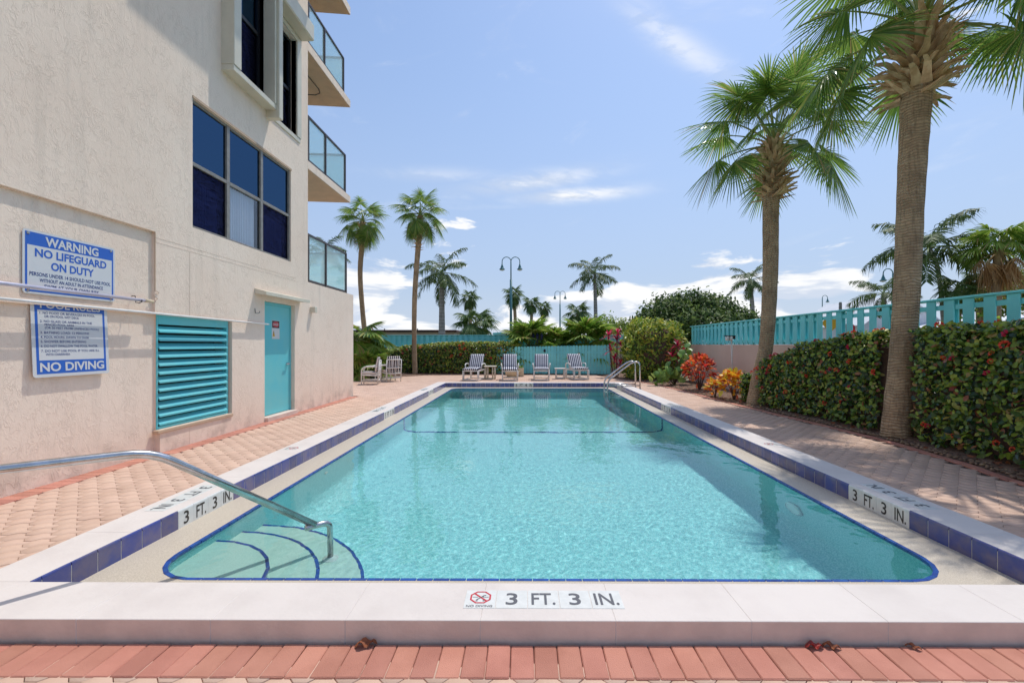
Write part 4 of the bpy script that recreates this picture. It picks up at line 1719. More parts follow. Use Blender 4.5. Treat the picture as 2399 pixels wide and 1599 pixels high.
# dog-eared gate fence behind the loungers
GA, GB = Vector((-1.32, 20.35, 0)), Vector((3.75, 19.72, 0))
gate = thing('picket_gate_fence', (1.2, 20., 0), 'low faded teal dog-eared picket fence with gates behind the loungers', 'fence')
gd = (GB - GA)
gl_ = gd.length
gd.normalize()
gn = 37
bw_ = gl_ / gn
b = MB()
hw = bw_ / 2 - .005
pol = [(-hw, 0), (hw, 0), (hw, 1.17), (hw - .03, 1.20), (-hw + .03, 1.20), (-hw, 1.17)]
n = len(pol)
b.add([(p[0], -.01, p[1]) for p in pol] + [(p[0], .01, p[1]) for p in pol], [tuple(range(n)), tuple(range(n, 2 * n))[::-1]] + [(i, n + i, n + (i + 1) % n, (i + 1) % n) for i in range(n)])
gm = b.mesh('picket', M['teal_gate'])
ga = math.atan2(gd.y, gd.x)
for i in range(gn):
    extra = .02 if i in (7, 16, 26) else 0.
    p = GA + gd * (bw_ * (i + .5))
    inst('picket', gm, gate, p + Vector((0, 0, .035 + rng.normal(0, .004))) - gate.location, (0, rng.normal(0, .002), ga), (1 - extra * 5, 1, 1 + .0022 * i))
b = MB()
for z in (.3, 1.0):
    b.bar(GA + gd * .02 + Vector((0, .03, z)), GB - gd * .02 + Vector((0, .03, z)), .035, .08)
b.build('rail', M['teal_gate'], gate)
for i in (0, 7, 16, 26, 37):
    p = GA + gd * (bw_ * i) + Vector((0, .07, 0))
    b = MB()
    b.bbox(p.x - .045, p.x + .045, p.y - .03, p.y + .05, -.05, 1.22, .006)
    b.build('post', M['teal_gate'], gate)
p = GA + gd * (bw_ * 16) + Vector((0, -.03, 0))
b = MB()
b.box(p.x - .03, p.x + .03, p.y - .02, p.y + .018, 1.0, 1.14)
b.bar((p.x - .08, p.y - .01, 1.07), (p.x + .05, p.y - .01, 1.07), .02, .03)
b.build('latch', M['black_metal'], gate)

# ------------------------------------------------------------------ steel rails
def bend(pts, r_=.08, n=6):
    """polyline with rounded corners"""
    P_ = [Vector(p) for p in pts]
    out_ = [P_[0]]
    for a, p, c in zip(P_, P_[1:], P_[2:]):
        u, v = (a - p), (c - p)
        lu, lv_ = min(r_, u.length * .48), min(r_, v.length * .48)
        s0, s1 = p + u.normalized() * lu, p + v.normalized() * lv_
        for i in range(n + 1):
            t = i / n
            out_.append(s0 * (1 - t) ** 2 + p * 2 * t * (1 - t) + s1 * t * t)
    return out_ + [P_[-1]]


hr = thing('handrail', (-1.48, 3.34, -.585), 'bent stainless steel handrail rising from the corner steps of the pool', 'handrail')
b = MB()
b.tube(bend([(-2.93, 1.68, -.01), (-2.93, 1.68, .76), (-2.17, 2.55, .725), (-1.555, 3.256, .016)], .12), .0245, 16)
b.build('bar', M['steel'], hr, smooth=True)
b = MB()
b.tube(bend([(-1.60, 3.205, .012), (-1.481, 3.342, .004), (-1.481, 3.342, -.585)], .06), .0215, 16)
o = b.build('post', M['steel'], hr, smooth=True)
o.cycles.is_caustics_receiver = True
b = MB()
b.lathe([(.062, -.588), (.060, -.578), (.03, -.565), (.024, -.55)], -1.481, 3.342, 20)
o = b.build('flange', M['white'], hr, smooth=True)
o.cycles.is_caustics_receiver = True

ld = thing('pool_ladder', (2.9, 13.45, 0), 'stainless steel pool ladder with twin rails at the far right corner', 'ladder')
for y in (13.2, 13.75):
    b = MB()
    b.tube(bend([(3.42, y, -.005), (3.42, y, .83), (3.20, y, .83), (2.45, y, .27), (2.45, y, -.15), (2.45, y, -1.35)], .16), .0235, 12)
    o = b.build('rail', M['steel'], ld, smooth=True)
    o.cycles.is_caustics_receiver = True
    b = MB()
    b.tube([(2.46, y, .125), (3.41, y, .125)], .018, 10)
    b.build('brace', M['steel'], ld, smooth=True)
    b = MB()
    b.lathe([(.05, .001), (.048, .012), (.028, .02)], 3.42, y, 16)
    b.build('escutcheon', M['steel'], ld, smooth=True)
for z in (-.3, -.6, -.9, -1.2):
    b = MB()
    b.bbox(2.40, 2.50, 13.22, 13.73, z - .02, z + .02, .005)
    o = b.build('tread', M['white'], ld)
    o.cycles.is_caustics_receiver = True

# ------------------------------------------------------------------ furniture
def cushion(b, x0, x1, pts, th, puff=.02, nx_=8):
    """pillow along a profile of (y, z) points"""
    n = len(pts)
    P_ = [Vector((0, p[0], p[1])) for p in pts]
    rows = []
    for i in range(n):
        a, c = P_[max(i - 1, 0)], P_[min(i + 1, n - 1)]
        t = (c - a).normalized()
        nr = Vector((0, -t.z, t.y))
        k = 1 - (abs(2 * i / (n - 1) - 1)) ** 6 * .55
        top, bot = [], []
        for j in range(nx_ + 1):
            u = j / nx_
            kk = k * (1 - abs(2 * u - 1) ** 6 * .5)
            x = x0 + (x1 - x0) * u
            top.append(P_[i] + nr * (th / 2 * kk) + Vector((x, 0, 0)))
            bot.append(P_[i] - nr * (th / 2 * kk) + Vector((x, 0, 0)))
        rows.append(top + bot[::-1])
    m_ = len(rows[0])
    b.add([p for r_ in rows for p in r_], [(i * m_ + j, i * m_ + (j + 1) % m_, (i + 1) * m_ + (j + 1) % m_, (i + 1) * m_ + j)[::-1] for i in range(n - 1) for j in range(m_)] + [tuple(range(m_)), tuple((n - 1) * m_ + j for j in range(m_))[::-1]])


def make_lounger():
    o = thing('lounger', (0, 0, 0), 'x', 'lounge chair', 'striped loungers facing the pool')
    r_ = .021
    for x in (-.285, .285):
        for y in (.0, .13, 1.02, 1.15):
            b = MB()
            b.tube([(x, y, 0), (x, y, .36)], r_, 8)
            b.build('leg', M['pvc'], o, True, True)
        b = MB()
        b.tube([(x, -.005, .03), (x, 1.155, .03)], r_, 8)
        b.build('floor_rail', M['pvc'], o, True, True)
        b = MB()
        b.tube([(x, -.01, .36), (x, 1.16, .36)], r_ + .003, 8)
        b.build('seat_rail', M['pvc'], o, True, True)
        b = MB()
        sx = .33 if x > 0 else -.33
        b.tube(bend([(x, .42, .36), (sx, .42, .60), (sx, .75, .62), (sx, 1.02, .58), (x, 1.10, .36)], .12), r_, 8)
        b.build('armrest', M['pvc'], o, True, True)
    for y, z in ((0, .03), (1.15, .03), (-.005, .36), (1.15, .36)):
        b = MB()
        b.tube([(-.285, y, z), (.285, y, z)], r_, 8)
        b.build('cross_rail', M['pvc'], o, True, True)
    b = MB()
    for x in (-.25, .25):
        b.tube([(x, .72, .38), (x, 1.03, .95)], r_, 8)
    b.tube([(-.25, 1.03, .95), (.25, 1.03, .95)], r_, 8)
    b.build('back_frame', M['pvc'], o, True, True)
    b = MB()
    cushion(b, -.285, .285, [(-.03 + .75 * i / 10, .43 + .01 * math.sin(i * .3)) for i in range(11)], .10)
    b.build('seat_cushion', M['stripe'], o, True, True)
    b = MB()
    cushion(b, -.27, .27, [(.70 + .30 * i / 10, .46 + .50 * i / 10) for i in range(11)], .09)
    b.build('back_cushion', M['stripe'], o, True, True)
    return o


L0 = make_lounger()
spots = [((-2.05, 16.4), R(-9), 'striped lounger on the left end, in front of the clipped hedge'),
         ((-.57, 16.35), R(2.5), 'striped lounger hiding the cream planter behind it'),
         ((.60, 16.5), R(-2), 'striped lounger in front of the gate latch, third from the left'),
         ((2.15, 16.9), R(12), 'striped lounger on the right end, nearest the pool ladder')]
for i, ((x, y), a, lb) in enumerate(spots):
    o = L0 if i == 0 else copy_tree(L0)
    o.location = (x, y, .002)
    o.rotation_euler = (0, 0, a)
    o['label'] = lb
L0.location = (*spots[0][0], .002)


def side_table(name, x, y, w_, h, m_, spind, label, rz=0.):
    o = thing(name, (x, y, .002), label, 'table', rz=rz)
    b = MB()
    b.bbox(-w_ / 2, w_ / 2, -w_ / 2, w_ / 2, h - .035, h, .008)
    b.build('table_top', m_, o, local=True)
    for sx in (-1, 1):
        for sy in (-1, 1):
            b = MB()
            b.tube([(sx * w_ * .38, sy * w_ * .38, 0), (sx * w_ * .38, sy * w_ * .38, h - .03)], .021, 8)
            b.build('leg', m_, o, True, True)
            if spind:
                b = MB()
                b.tube([(sx * w_ * .2, sy * w_ * .38, .03), (sx * w_ * .2, sy * w_ * .38, h - .03)], .016, 8)
                b.build('spindle', m_, o, True, True)
    for sy in (-1, 1):
        b = MB()
        b.tube([(-w_ * .38, sy * w_ * .38, .03), (w_ * .38, sy * w_ * .38, .03)], .019, 8)
        b.build('floor_rail', m_, o, True, True)
    return o


side_table('side_table', -1.37, 17.2, .48, .52, M['pvc_cream'], True, 'tall cream slatted side table between the two left loungers')
side_table('side_table', 1.37, 17.5, .42, .42, M['pvc'], False, 'low white side table between the two right loungers')
side_table('patio_table', -5.28, 16.35, .56, .60, M['pvc'], False, 'small white patio table between the two striped armchairs')
# planters
o = thing('planter', (-.55, 18.55, 0), 'low cream round planter behind the second lounger', 'planter')
MB().lathe([(.20, .0), (.27, .06), (.31, .2), (.33, .24), (.30, .24), (.28, .2)], -.55, 18.55, 24).build('bowl', M['terracotta'], o, True)
MB().lathe([(.27, .19), (.1, .215), (.01, .22)], -.55, 18.55, 20).build('soil', M['mulch'], o)
o = thing('planter', (-.20, 18.7, 0), 'square cream planter with a small plant beside the low round one', 'planter')
MB().bbox(-.33, -.07, 18.57, 18.83, 0, .36, .015).build('tub', M['terracotta'], o)
tv = leaf_tpl(.13, .05)
n = 26
ang = rng.random(n) * 6.283
P = np.c_[-.2 + .03 * np.cos(ang), 18.7 + .03 * np.sin(ang), np.full(n, .35)]
D = np.c_[np.cos(ang), np.sin(ang), rng.uniform(.3, 1.6, n)]
V, F = cloud(tv, P, D, np.tile([[0, 0, 1.]], (n, 1)), rng.uniform(.7, 1.3, n))
link('foliage', np_tris('foliage', V - np.array([-.2, 18.7, 0]), F, M['palmetto']), o)


def armchair(x, y, rz, label):
    """front towards local -y"""
    o = thing('armchair', (x, y, .002), label, 'armchair', 'striped armchairs by the building corner', rz)
    r_ = .021
    for sx in (-1, 1):
        b = MB()
        b.tube(bend([(sx * .27, -.27, 0), (sx * .27, -.27, .60), (sx * .27, .24, .60)], .18), r_, 8)
        b.build('arm', M['pvc'], o, True, True)
        b = MB()
        b.tube([(sx * .27, .25, 0), (sx * .27, .30, .80)], r_, 8)
        b.build('leg', M['pvc'], o, True, True)
        b = MB()
        b.tube([(sx * .27, -.27, .33), (sx * .27, .26, .30)], r_, 8)
        b.build('seat_rail', M['pvc'], o, True, True)
        b = MB()
        b.tube([(sx * .27, -.27, .14), (sx * .27, .25, .14)], .016, 8)
        b.build('stretcher', M['pvc'], o, True, True)
    for y_, z in ((-.27, .33), (.26, .30), (.285, .50), (.30, .80), (.255, .14)):
        b = MB()
        b.tube([(-.27, y_, z), (.27, y_, z)], r_, 8)
        b.build('cross_rail', M['pvc'], o, True, True)
    for k in range(4):
        xx = -.17 + .34 * k / 3
        b = MB()
        b.tube([(xx, .265, .31), (xx, .298, .79)], .012, 6)
        b.build('back_slat', M['pvc'], o, True, True)
    b = MB()
    cushion(b, -.245, .245, [(-.27 + .5 * i / 8, .40 - .02 * i / 8) for i in range(9)], .10)
    b.build('seat_cushion', M['stripe_brown'], o, True, True)
    b = MB()
    cushion(b, -.235, .235, [(.17 + .09 * i / 10, .42 + .50 * i / 10) for i in range(11)], .09)
    b.build('back_cushion', M['stripe_brown'], o, True, True)


armchair(-5.27, 15.05, R(-78), 'striped white armchair turned sideways, nearest the building corner')
armchair(-4.95, 16.25, R(218), 'striped white armchair with its slatted back turned to the pool')
# post lamp by the boundary wall
o = thing('garden_light', (5.98, 12.75, 0), 'white post with a twin black flood light by the pink wall', 'light')
b = MB()
b.tube([(5.98, 12.75, 0), (5.93, 12.75, 1.50)], .022, 10)
b.build('post', M['pvc'], o, True)
b = MB()
b.box(5.74, 6.03, 12.70, 12.83, 1.585, 1.61)
b.bar((5.80, 12.76, 1.55), (6.02, 12.70, 1.55), .02, .10)
b.build('bracket', M['black_metal'], o)
for x in (5.80, 5.91):
    b = MB()
    b.lathe([(.048, 1.46), (.052, 1.5), (.052, 1.582)], x, 12.74, 14)
    b.build('lamp_head', M['pvc'], o, True)
# fallen leaves at the foot of the front curb
for k, (px, s_, m_, lb) in enumerate(((858, 1., M['dry_leaf'], 'curled dry brown leaf at the foot of the front curb, left of centre'),
                                      (1905, .8, M['red_leaf'], 'small dark red fallen leaf at the front curb, right of centre'),
                                      (1945, .75, M['dry_leaf'], 'dry brown leaf lying right beside the dark red fallen leaf'),
                                      (2135, .6, M['dry_leaf'], 'smallest dry leaf at the front curb near the right edge'))):
    b = MB()
    n = 9
    for i in range(n):
        for j in range(4):
            def q(i_, j_):
                t, u = i_ / n, j_ / 4 * 2 - 1
                w_ = .022 * math.sin(math.pi * min(t * .95 + .05, 1)) ** .7
                return (t * .10 - .05, u * w_, .013 * math.sin(math.pi * t) * (1.3 + math.sin(t * 9)) + abs(u) * w_ * .5 * (1 + math.sin(t * 13 + u * 2)))
            b.face(q(i, j), q(i + 1, j), q(i + 1, j + 1), q(i, j + 1))
    o = b.build('fallen_leaf', m_, smooth=True)
    o.location = ((px - VPX) * 1.965 / FPX, 1.962, .004)
    o.rotation_euler = (0, 0, R(12 - k * 17))
    o.scale = (s_,) * 3
    tag(o, lb, 'leaf', 'fallen leaves along the front curb')

# ------------------------------------------------------------------ palms
UPV = Vector((0, 0, 1))


def fan_frond(elev, pet, Rb, n, bendd, droop, seed, mats, wk=1., pr=.018, fold=.45, half=128, dead=False):
    """a costapalmate leaf growing from the origin towards +X"""
    rd = random.Random(seed)
    b = MB()
    b.mi = 1
    pts, p, ns_ = [Vector((0, 0, 0))], Vector((0, 0, 0)), 7
    for i in range(ns_):
        a = R(elev - bendd * ((i + .5) / ns_) ** 1.3)
        p = p + Vector((math.cos(a), 0, math.sin(a))) * (pet / ns_)
        pts.append(p.copy())
    b.tube(pts, [pr * 1.7 - pr * 1.0 * i / ns_ for i in range(ns_ + 1)], 5)
    a = R(elev - bendd)
    d = Vector((math.cos(a), 0, math.sin(a)))
    a2 = R(elev - bendd - 38)
    d2 = Vector((math.cos(a2), 0, math.sin(a2)))
    side = Vector((0, 1, 0))
    hub = pts[-1]
    b.mi = 0
    for i in range(n):
        u = (i + .5) / n * 2 - 1 + rd.uniform(-.3, .3) / n
        th_ = R(half * u)
        k = 1 - abs(u)
        org = hub + (d * .6 + d2 * .4) * (Rb * .26 * k)
        dd = (d * .5 + d2 * .5) if k > .5 else (d * .75 + d2 * .25)
        dd.normalize()
        nrm = Vector((-dd.z, 0, dd.x))
        dr_ = dd * math.cos(th_) + side * math.sin(th_)
        dr_ = (dr_ - nrm * fold * abs(math.sin(th_)) * .9).normalized()
        L = Rb * (.70 + .25 * math.cos(th_ * .75)) * rd.uniform(.86, 1.06)
        W = Rb * R(2 * half / n) * .40 * wk
        wv_ = nrm.cross(dr_).normalized()
        dz_ = droop * rd.uniform(.55, 1.5)
        tw = rd.uniform(-.5, .5)
        rows = []
        for t, wt in ((0., .22), (.3, .85), (.62, .8), (.86, .42), (1., 0.03)):
            c = org + dr_ * (L * t) + Vector((0, 0, -1)) * (dz_ * L * max(t - .25, 0) ** 2)
            ww = wv_ * (W * wt) + nrm * (tw * W * wt * t)
            rows.append((c - ww, c + nrm * (-W * wt * .55), c + ww))
        v = [q for r_ in rows for q in r_]
        f = []
        for j in range(4):
            q0 = j * 3
            f += [(q0, q0 + 3, q0 + 4, q0 + 1), (q0 + 1, q0 + 4, q0 + 5, q0 + 2)]
        b.add(v, f)
    return b.mesh('frond', mats)


def feather_frond(elev, L, n, bendd, seed, mats, lw=.05, ll=.55, droop=.5, pr=.022):
    """a pinnate leaf growing from the origin towards +X"""
    rd = random.Random(seed)
    b = MB()
    b.mi = 1
    ns_ = 12
    pts, tans, p = [Vector((0, 0, 0))], [], Vector((0, 0, 0))
    for i in range(ns_):
        a = R(elev - bendd * ((i + .5) / ns_) ** 1.4)
        t = Vector((math.cos(a), 0, math.sin(a)))
        tans.append(t)
        p = p + t * (L / ns_)
        pts.append(p.copy())
    tans.append(tans[-1])
    b.tube(pts, [pr * (1.5 - 1.35 * i / ns_) for i in range(ns_ + 1)], 5)
    b.mi = 0
    for i in range(n):
        u = .16 + .84 * (i + .5) / n
        x = u * ns_
        k = min(int(x), ns_ - 1)
        c = pts[k].lerp(pts[k + 1], x - k)
        t = tans[k]
        nrm = Vector((-t.z, 0, t.x))
        l_ = ll * (math.sin(math.pi * min(.18 + .78 * u, 1)) ** .6) * rd.uniform(.85, 1.1)
        for sg in (-1, 1):
            lift = rd.uniform(-.35, .55)
            d = (Vector((0, sg, 0)) * .85 + t * .55 + nrm * lift).normalized()
            wv_ = d.cross(nrm).normalized()
            rows = []
            for q, wt in ((0., .35), (.35, 1.), (.7, .7), (1., .04)):
                cc = c + d * (l_ * q) + Vector((0, 0, -1)) * (droop * l_ * q * q * rd.uniform(.7, 1.2))
                rows += [cc - wv_ * (lw * .5 * wt), cc + wv_ * (lw * .5 * wt)]
            b.add(rows, [(0, 2, 3, 1), (2, 4, 5, 3), (4, 6, 7, 5)])
    return b.mesh('frond', mats)


def trunk_tube(b, pts, rad, n=18, sub=6, rough=.03, z_seed=0.):
    P_ = [Vector(p) for p in pts]
    out_, rr = [], []
    for i in range(len(P_) - 1):
        p0, p1, p2, p3 = P_[max(i - 1, 0)], P_[i], P_[i + 1], P_[min(i + 2, len(P_) - 1)]
        for j in range(sub):
            t = j / sub
            out_.append(.5 * ((2 * p1) + (p2 - p0) * t + (2 * p0 - 5 * p1 + 4 * p2 - p3) * t * t + (3 * p1 - p0 - 3 * p2 + p3) * t ** 3))
            rr.append(rad[i] + (rad[i + 1] - rad[i]) * t)
    out_.append(P_[-1])
    rr.append(rad[-1])
    rr = [r_ * (1 + rough * noise.noise((0, z_seed, i * .6)) + rough * .5 * (-1) ** i) for i, r_ in enumerate(rr)]
    b.tube(out_, rr, n)
    return b


def boot_mesh(L, W, seed):
    """the split base of an old leaf, grows along +X"""
    rd = random.Random(seed)
    b = MB()
    for sg in (-1, 1):
        rows = []
        for t, w_, sp in ((0., .9, .35), (.35, .75, .32), (.7, .55, .5 + rd.uniform(-.1, .2)), (1., .38, .62 + rd.uniform(-.15, .3))):
            c = Vector((L * t, sg * W * sp, L * .10 * t * t * rd.uniform(-1.5, 1.5)))
            hw = W * w_ * .42
            th_ = W * .16 * (1.2 - t)
            rows.append([c + Vector((0, -hw, -th_)), c + Vector((0, hw, -th_)), c + Vector((0, hw * .8, th_)), c + Vector((0, -hw * .8, th_))])
        v = [p for r_ in rows for p in r_]
        f = [(i * 4 + j, i * 4 + (j + 1) % 4, (i + 1) * 4 + (j + 1) % 4, (i + 1) * 4 + j) for i in range(3) for j in range(4)] + [(12, 13, 14, 15)]
        b.add(v, f)
    return b.mesh('boot', M['boot'])


BOOTS = [boot_mesh(.33, .115, s_) for s_ in range(4)]
_fr = {}


def variants(kind, elevs, seeds, make):
    if kind not in _fr:
        _fr[kind] = [(e, [make(e, s_ * 17 + i) for s_ in range(seeds)]) for i, e in enumerate(elevs)]
    return _fr[kind]


def put_fronds(crown, var, nf, org, scale, seed, name='frond', lo_=-60, hi_=82, power=1., az0=0.):
    rd = random.Random(seed)
    for i in range(nf):
        az = az0 + i * 2.39996 + rd.uniform(-.25, .25)
        e = hi_ + (lo_ - hi_) * ((i + .5) / nf) ** power + rd.uniform(-7, 7)
        ve = min(var, key=lambda q: abs(q[0] - e))
        me = rd.choice(ve[1])
        o = inst(name, me, crown, org, None)
        o.rotation_euler = (rd.uniform(-.22, .22), R(ve[0] - e), az)
        s_ = scale * rd.uniform(.88, 1.1)
        o.scale = (s_, s_, s_)


def palm(name, label, pts, rad, kind, nf, scale, seed, boots=0, boot_z=None, lo_=-60, hi_=82, trunk='trunk', n=18, shaft=None, power=1., group=None, boot_s=1.):
    base = Vector(pts[0])
    o = thing(name, base, label, 'palm tree', group)
    top = Vector(pts[-1])
    b = trunk_tube(MB(), pts, rad, n, z_seed=seed)
    b.build('trunk', M[trunk], o, smooth=True)
    b = MB()
    if shaft:
        p0 = top - Vector((0, 0, shaft))
        b.tube([p0, p0 + Vector((0, 0, shaft * .35)), top + Vector((0, 0, shaft * .25))], [rad[-1] * 1.25, rad[-1] * 1.1, rad[-1] * .5], 12)
        crown = b.build('crown', M['crownshaft'], o, smooth=True, at=top)
    else:
        b.lathe([(rad[-1] * .9, top.z - .15), (rad[-1] * .75, top.z + .08), (rad[-1] * .3, top.z + .3), (.01, top.z + .42)], top.x, top.y, 10)
        crown = b.build('crown', M['petiole'], o, smooth=True, at=top)
    if kind in ('sabal', 'sabal_far', 'wash', 'palmetto'):
        fine = kind == 'sabal'
        lm = {'sabal': 'sabal', 'sabal_far': 'sabal_far', 'wash': 'palmetto', 'palmetto': 'palmetto'}[kind]
        var = variants(kind, (80, 60, 40, 20, 0, -22, -45), 2, lambda e, s_: fan_frond(e, 1.15 if fine else .9, .95 if fine else 1., 54 if fine else 30, 22 if e > 10 else 30, .32 if fine else .6, s_, [M[lm], M['petiole']], pr=.015 if fine else .02, wk=.58 if fine else .7))
    else:
        var = variants(kind, (80, 58, 36, 14, -8, -30), 2, lambda e, s_: feather_frond(e, 2.55, 40, 70 if e > 0 else 44, s_, [M['royal'], M['crownshaft']], lw=.06, ll=.62, droop=.75))
    put_fronds(crown, var, nf, (0, 0, .05), scale, seed, lo_=lo_, hi_=hi_, power=power)
    if boots:
        rd = random.Random(seed + 5)
        z0_, z1_ = boot_z
        for i in range(boots):
            z = z0_ + (z1_ - z0_) * (i / boots)
            t = [(q, r_) for q, r_ in zip(pts, rad)]
            j = max(k for k in range(len(pts)) if pts[k][2] <= z)
            j = min(j, len(pts) - 2)
            u = (z - pts[j][2]) / (pts[j + 1][2] - pts[j][2])
            c = Vector(pts[j]).lerp(Vector(pts[j + 1]), u)
            rr = rad[j] + (rad[j + 1] - rad[j]) * u
            az = i * 2.39996
            k = i / boots
            tilt = R(8 + 52 * k + rd.uniform(-20, 14))
            oo = inst('boot', rd.choice(BOOTS), o, c + Vector((math.cos(az) * rr * .8, math.sin(az) * rr * .8, 0)) - base, None)
            oo.rotation_euler = (rd.uniform(-.4, .4), -tilt, az + rd.uniform(-.3, .3))
            s_ = boot_s * rd.uniform(.75, 1.2)
            oo.scale = (s_, s_ * 1.15, s_)
    return o, crown


def px_path(pp, Z):
    return [tuple(A(a, c, Z)) for a, c in pp]


# the two large cabbage palms on the right
palm('cabbage_palm', 'tallest cabbage palm with shaggy tan leaf bases, nearest on the right',
     [(5.37, 6.44, -.05), (5.45, 6.44, 1.0), (5.53, 6.44, 2.07), (5.59, 6.44, 3.5), (5.66, 6.44, 4.75), (5.71, 6.44, 5.4), (5.75, 6.44, 5.9)],
     [.19, .15, .155, .16, .18, .19, .14], 'sabal', 28, 1.0, 3, boots=52, boot_z=(4.92, 5.9), lo_=-16, hi_=82, power=1.35, n=28, boot_s=1.15)
palm('cabbage_palm', 'leaning cabbage palm with compact crown beside the orange croton',
     [(5.12, 9.9, -.05), (5.24, 9.9, .7), (5.385, 9.9, 1.4), (5.47, 9.9, 2.9), (5.48, 9.9, 4.3), (5.52, 9.9, 5.1), (5.56, 9.9, 5.75)],
     [.185, .15, .145, .155, .165, .19, .15], 'sabal', 27, .95, 21, boots=58, boot_z=(4.6, 5.75), lo_=-24, hi_=86, power=1.5, n=24)
# pair at the far left
palm('cabbage_palm', 'straight slim cabbage palm standing in front of the far clipped hedge',
     px_path([(972, 879), (970, 800), (971, 700), (976, 620), (981, 560), (983, 525), (984, 505)], 19.9), [.125, .105, .11, .115, .125, .16, .12], 'sabal', 30, .66, 33, boots=34, boot_z=(5.6, 6.9), lo_=-45, hi_=84, boot_s=.62)
palm('cabbage_palm', 'curved slim cabbage palm at far left beside the building corner',
     px_path([(861, 880), (857, 813), (848, 720), (843, 640), (847, 575), (848, 545), (849, 520)], 20.6), [.14, .12, .11, .11, .125, .16, .12], 'sabal', 28, .66, 44, boots=34, boot_z=(5.9, 6.95), lo_=-52, hi_=80, boot_s=.62)
# royal palms
palm('royal_palm', 'grey trunked royal palm left of the tall double street lamp', px_path([(1035, 850), (1035, 780), (1035, 720), (1035, 675), (1035, 640)], 32), [.26, .24, .20, .17, .14], 'royal', 15, 1.02, 5, trunk='trunk_grey', shaft=1.0, lo_=-50, hi_=74, n=12)
palm('royal_palm', 'royal palm with a dead hanging frond, standing right of the smaller double lamp', px_path([(1397, 850), (1396, 790), (1395, 720), (1394, 680), (1393, 640)], 40), [.20, .18, .17, .15, .12], 'royal', 13, 1.08, 8, trunk='trunk_grey', shaft=.9, lo_=-35, hi_=74, n=12)
palm('royal_palm', 'royal palm just left of the leaning cabbage palm trunk', px_path([(1763, 850), (1763, 780), (1761, 720), (1759, 690), (1757, 658)], 42), [.24, .22, .2, .17, .13], 'royal', 13, .92, 13, trunk='trunk_grey', shaft=.9, lo_=-45, hi_=78, n=12)
palm('royal_palm', 'feathery palm whose crown shows on both sides of the tallest trunk', px_path([(2216, 850), (2206, 760), (2200, 690), (2190, 620), (2172, 582)], 20), [.10, .09, .085, .085, .08], 'royal', 15, 1.12, 16, trunk='trunk_grey', shaft=.5, lo_=-34, hi_=70, n=12)
palm('royal_palm', 'short feathery palm just left of the tallest trunk above the fence', px_path([(2071, 860), (2070, 780), (2068, 720), (2066, 690)], 28), [.15, .13, .12, .10], 'royal', 12, .84, 27, trunk='trunk_grey', shaft=.8, lo_=-30, hi_=72, n=12)
palm('royal_palm', 'distant feathery palm glimpsed above the lowest glass balcony rail', px_path([(752, 860), (754, 700), (756, 620), (757, 590)], 34), [.15, .13, .12, .10], 'royal', 12, .9, 31, trunk='trunk_grey', shaft=.6, lo_=-30, hi_=76, n=10)
# far cabbage palms
far = [((1100, 850), (1102, 740), (1100, 700), 38, .58, 'small distant cabbage palm between the royal palm and the tall lamp'),
       ((1200, 850), (1207, 760), (1203, 692), 38, .62, 'distant cabbage palm directly behind the tall double lamp post'),
       ((1243, 850), (1245, 745), (1246, 712), 42, .58, 'distant cabbage palm right of the tall lamp post, left of a pair'),
       ((1268, 850), (1270, 752), (1276, 722), 44, .52, 'distant cabbage palm leaning right, right of a pair'),
       ((1353, 850), (1353, 775), (1353, 735), 36, .74, 'distant cabbage palm half hidden behind the bright fan palms'),
       ((1574, 850), (1574, 760), (1574, 728), 25, .46, 'silvery cabbage palm growing through the big sea grape tree'),
       ((2232, 850), (2236, 720), (2238, 684), 19, .56, 'dark cabbage palm left of the shaggy fan palm above the fence'),
       ((2292, 850), (2290, 720), (2286, 668), 21, .52, 'dark cabbage palm tucked behind the shaggy fan palm')]
for i, (p0, p1, p2, Z, s_, lb) in enumerate(far):
    palm('cabbage_palm', lb, px_path([p0, p1, p2], Z), [.16, .15, .13], 'sabal_far', 24, s_, 60 + i, lo_=-70, hi_=84, n=10, group='cabbage palms beyond the fences')
palm('cabbage_palm', 'bushy low cabbage palm behind the back fence, right of the royal palm', px_path([(1112, 860), (1113, 800), (1114, 765)], 26), [.16, .15, .13], 'sabal_far', 34, .86, 81, lo_=-75, hi_=84, n=10)
# shaggy washingtonia at the right edge
o, cr_ = palm('fan_palm', 'shaggy fan palm with a skirt of dead tan fronds at the right edge', px_path([(2326, 860), (2328, 700), (2331, 620), (2334, 585)], 18), [.17, .15, .15, .14], 'wash', 20, .80, 91, lo_=2, hi_=82, n=14)
dv = variants('dead', (-30, -60, -80), 3, lambda e, s_: fan_frond(e, .75, .85, 26, 14, 1.3, s_ + 500, [M['skirt'], M['boot']], wk=.5, fold=.8, half=95))
put_fronds(cr_, dv, 20, (0, 0, -.1), .85, 92, 'dead_frond', lo_=-88, hi_=-22)

# low fan palm clumps
def palmetto(label, c, nf, scale, seed, lo_=5, hi_=86, height=.25, kind='palmetto'):
    o = thing('fan_palm_clump', c, label, 'palm bush')
    b = MB()
    b.lathe([(.12, -.05), (.10, height * .6), (.06, height)], 0, 0, 10)
    st_ = b.build('stem', M['boot'], o, local=True)
    var = variants('palmetto', (80, 60, 40, 20, 0, -22, -45), 2, lambda e, s_: fan_frond(e, .9, 1.0, 28, 20, .35, s_, [M['palmetto'], M['petiole']], pr=.016, wk=1.05, fold=.22))
    put_fronds(o, var, nf, (0, 0, height), scale, seed, lo_=lo_, hi_=hi_, power=1.5 if hi_ > 85 else 1.)
    return o


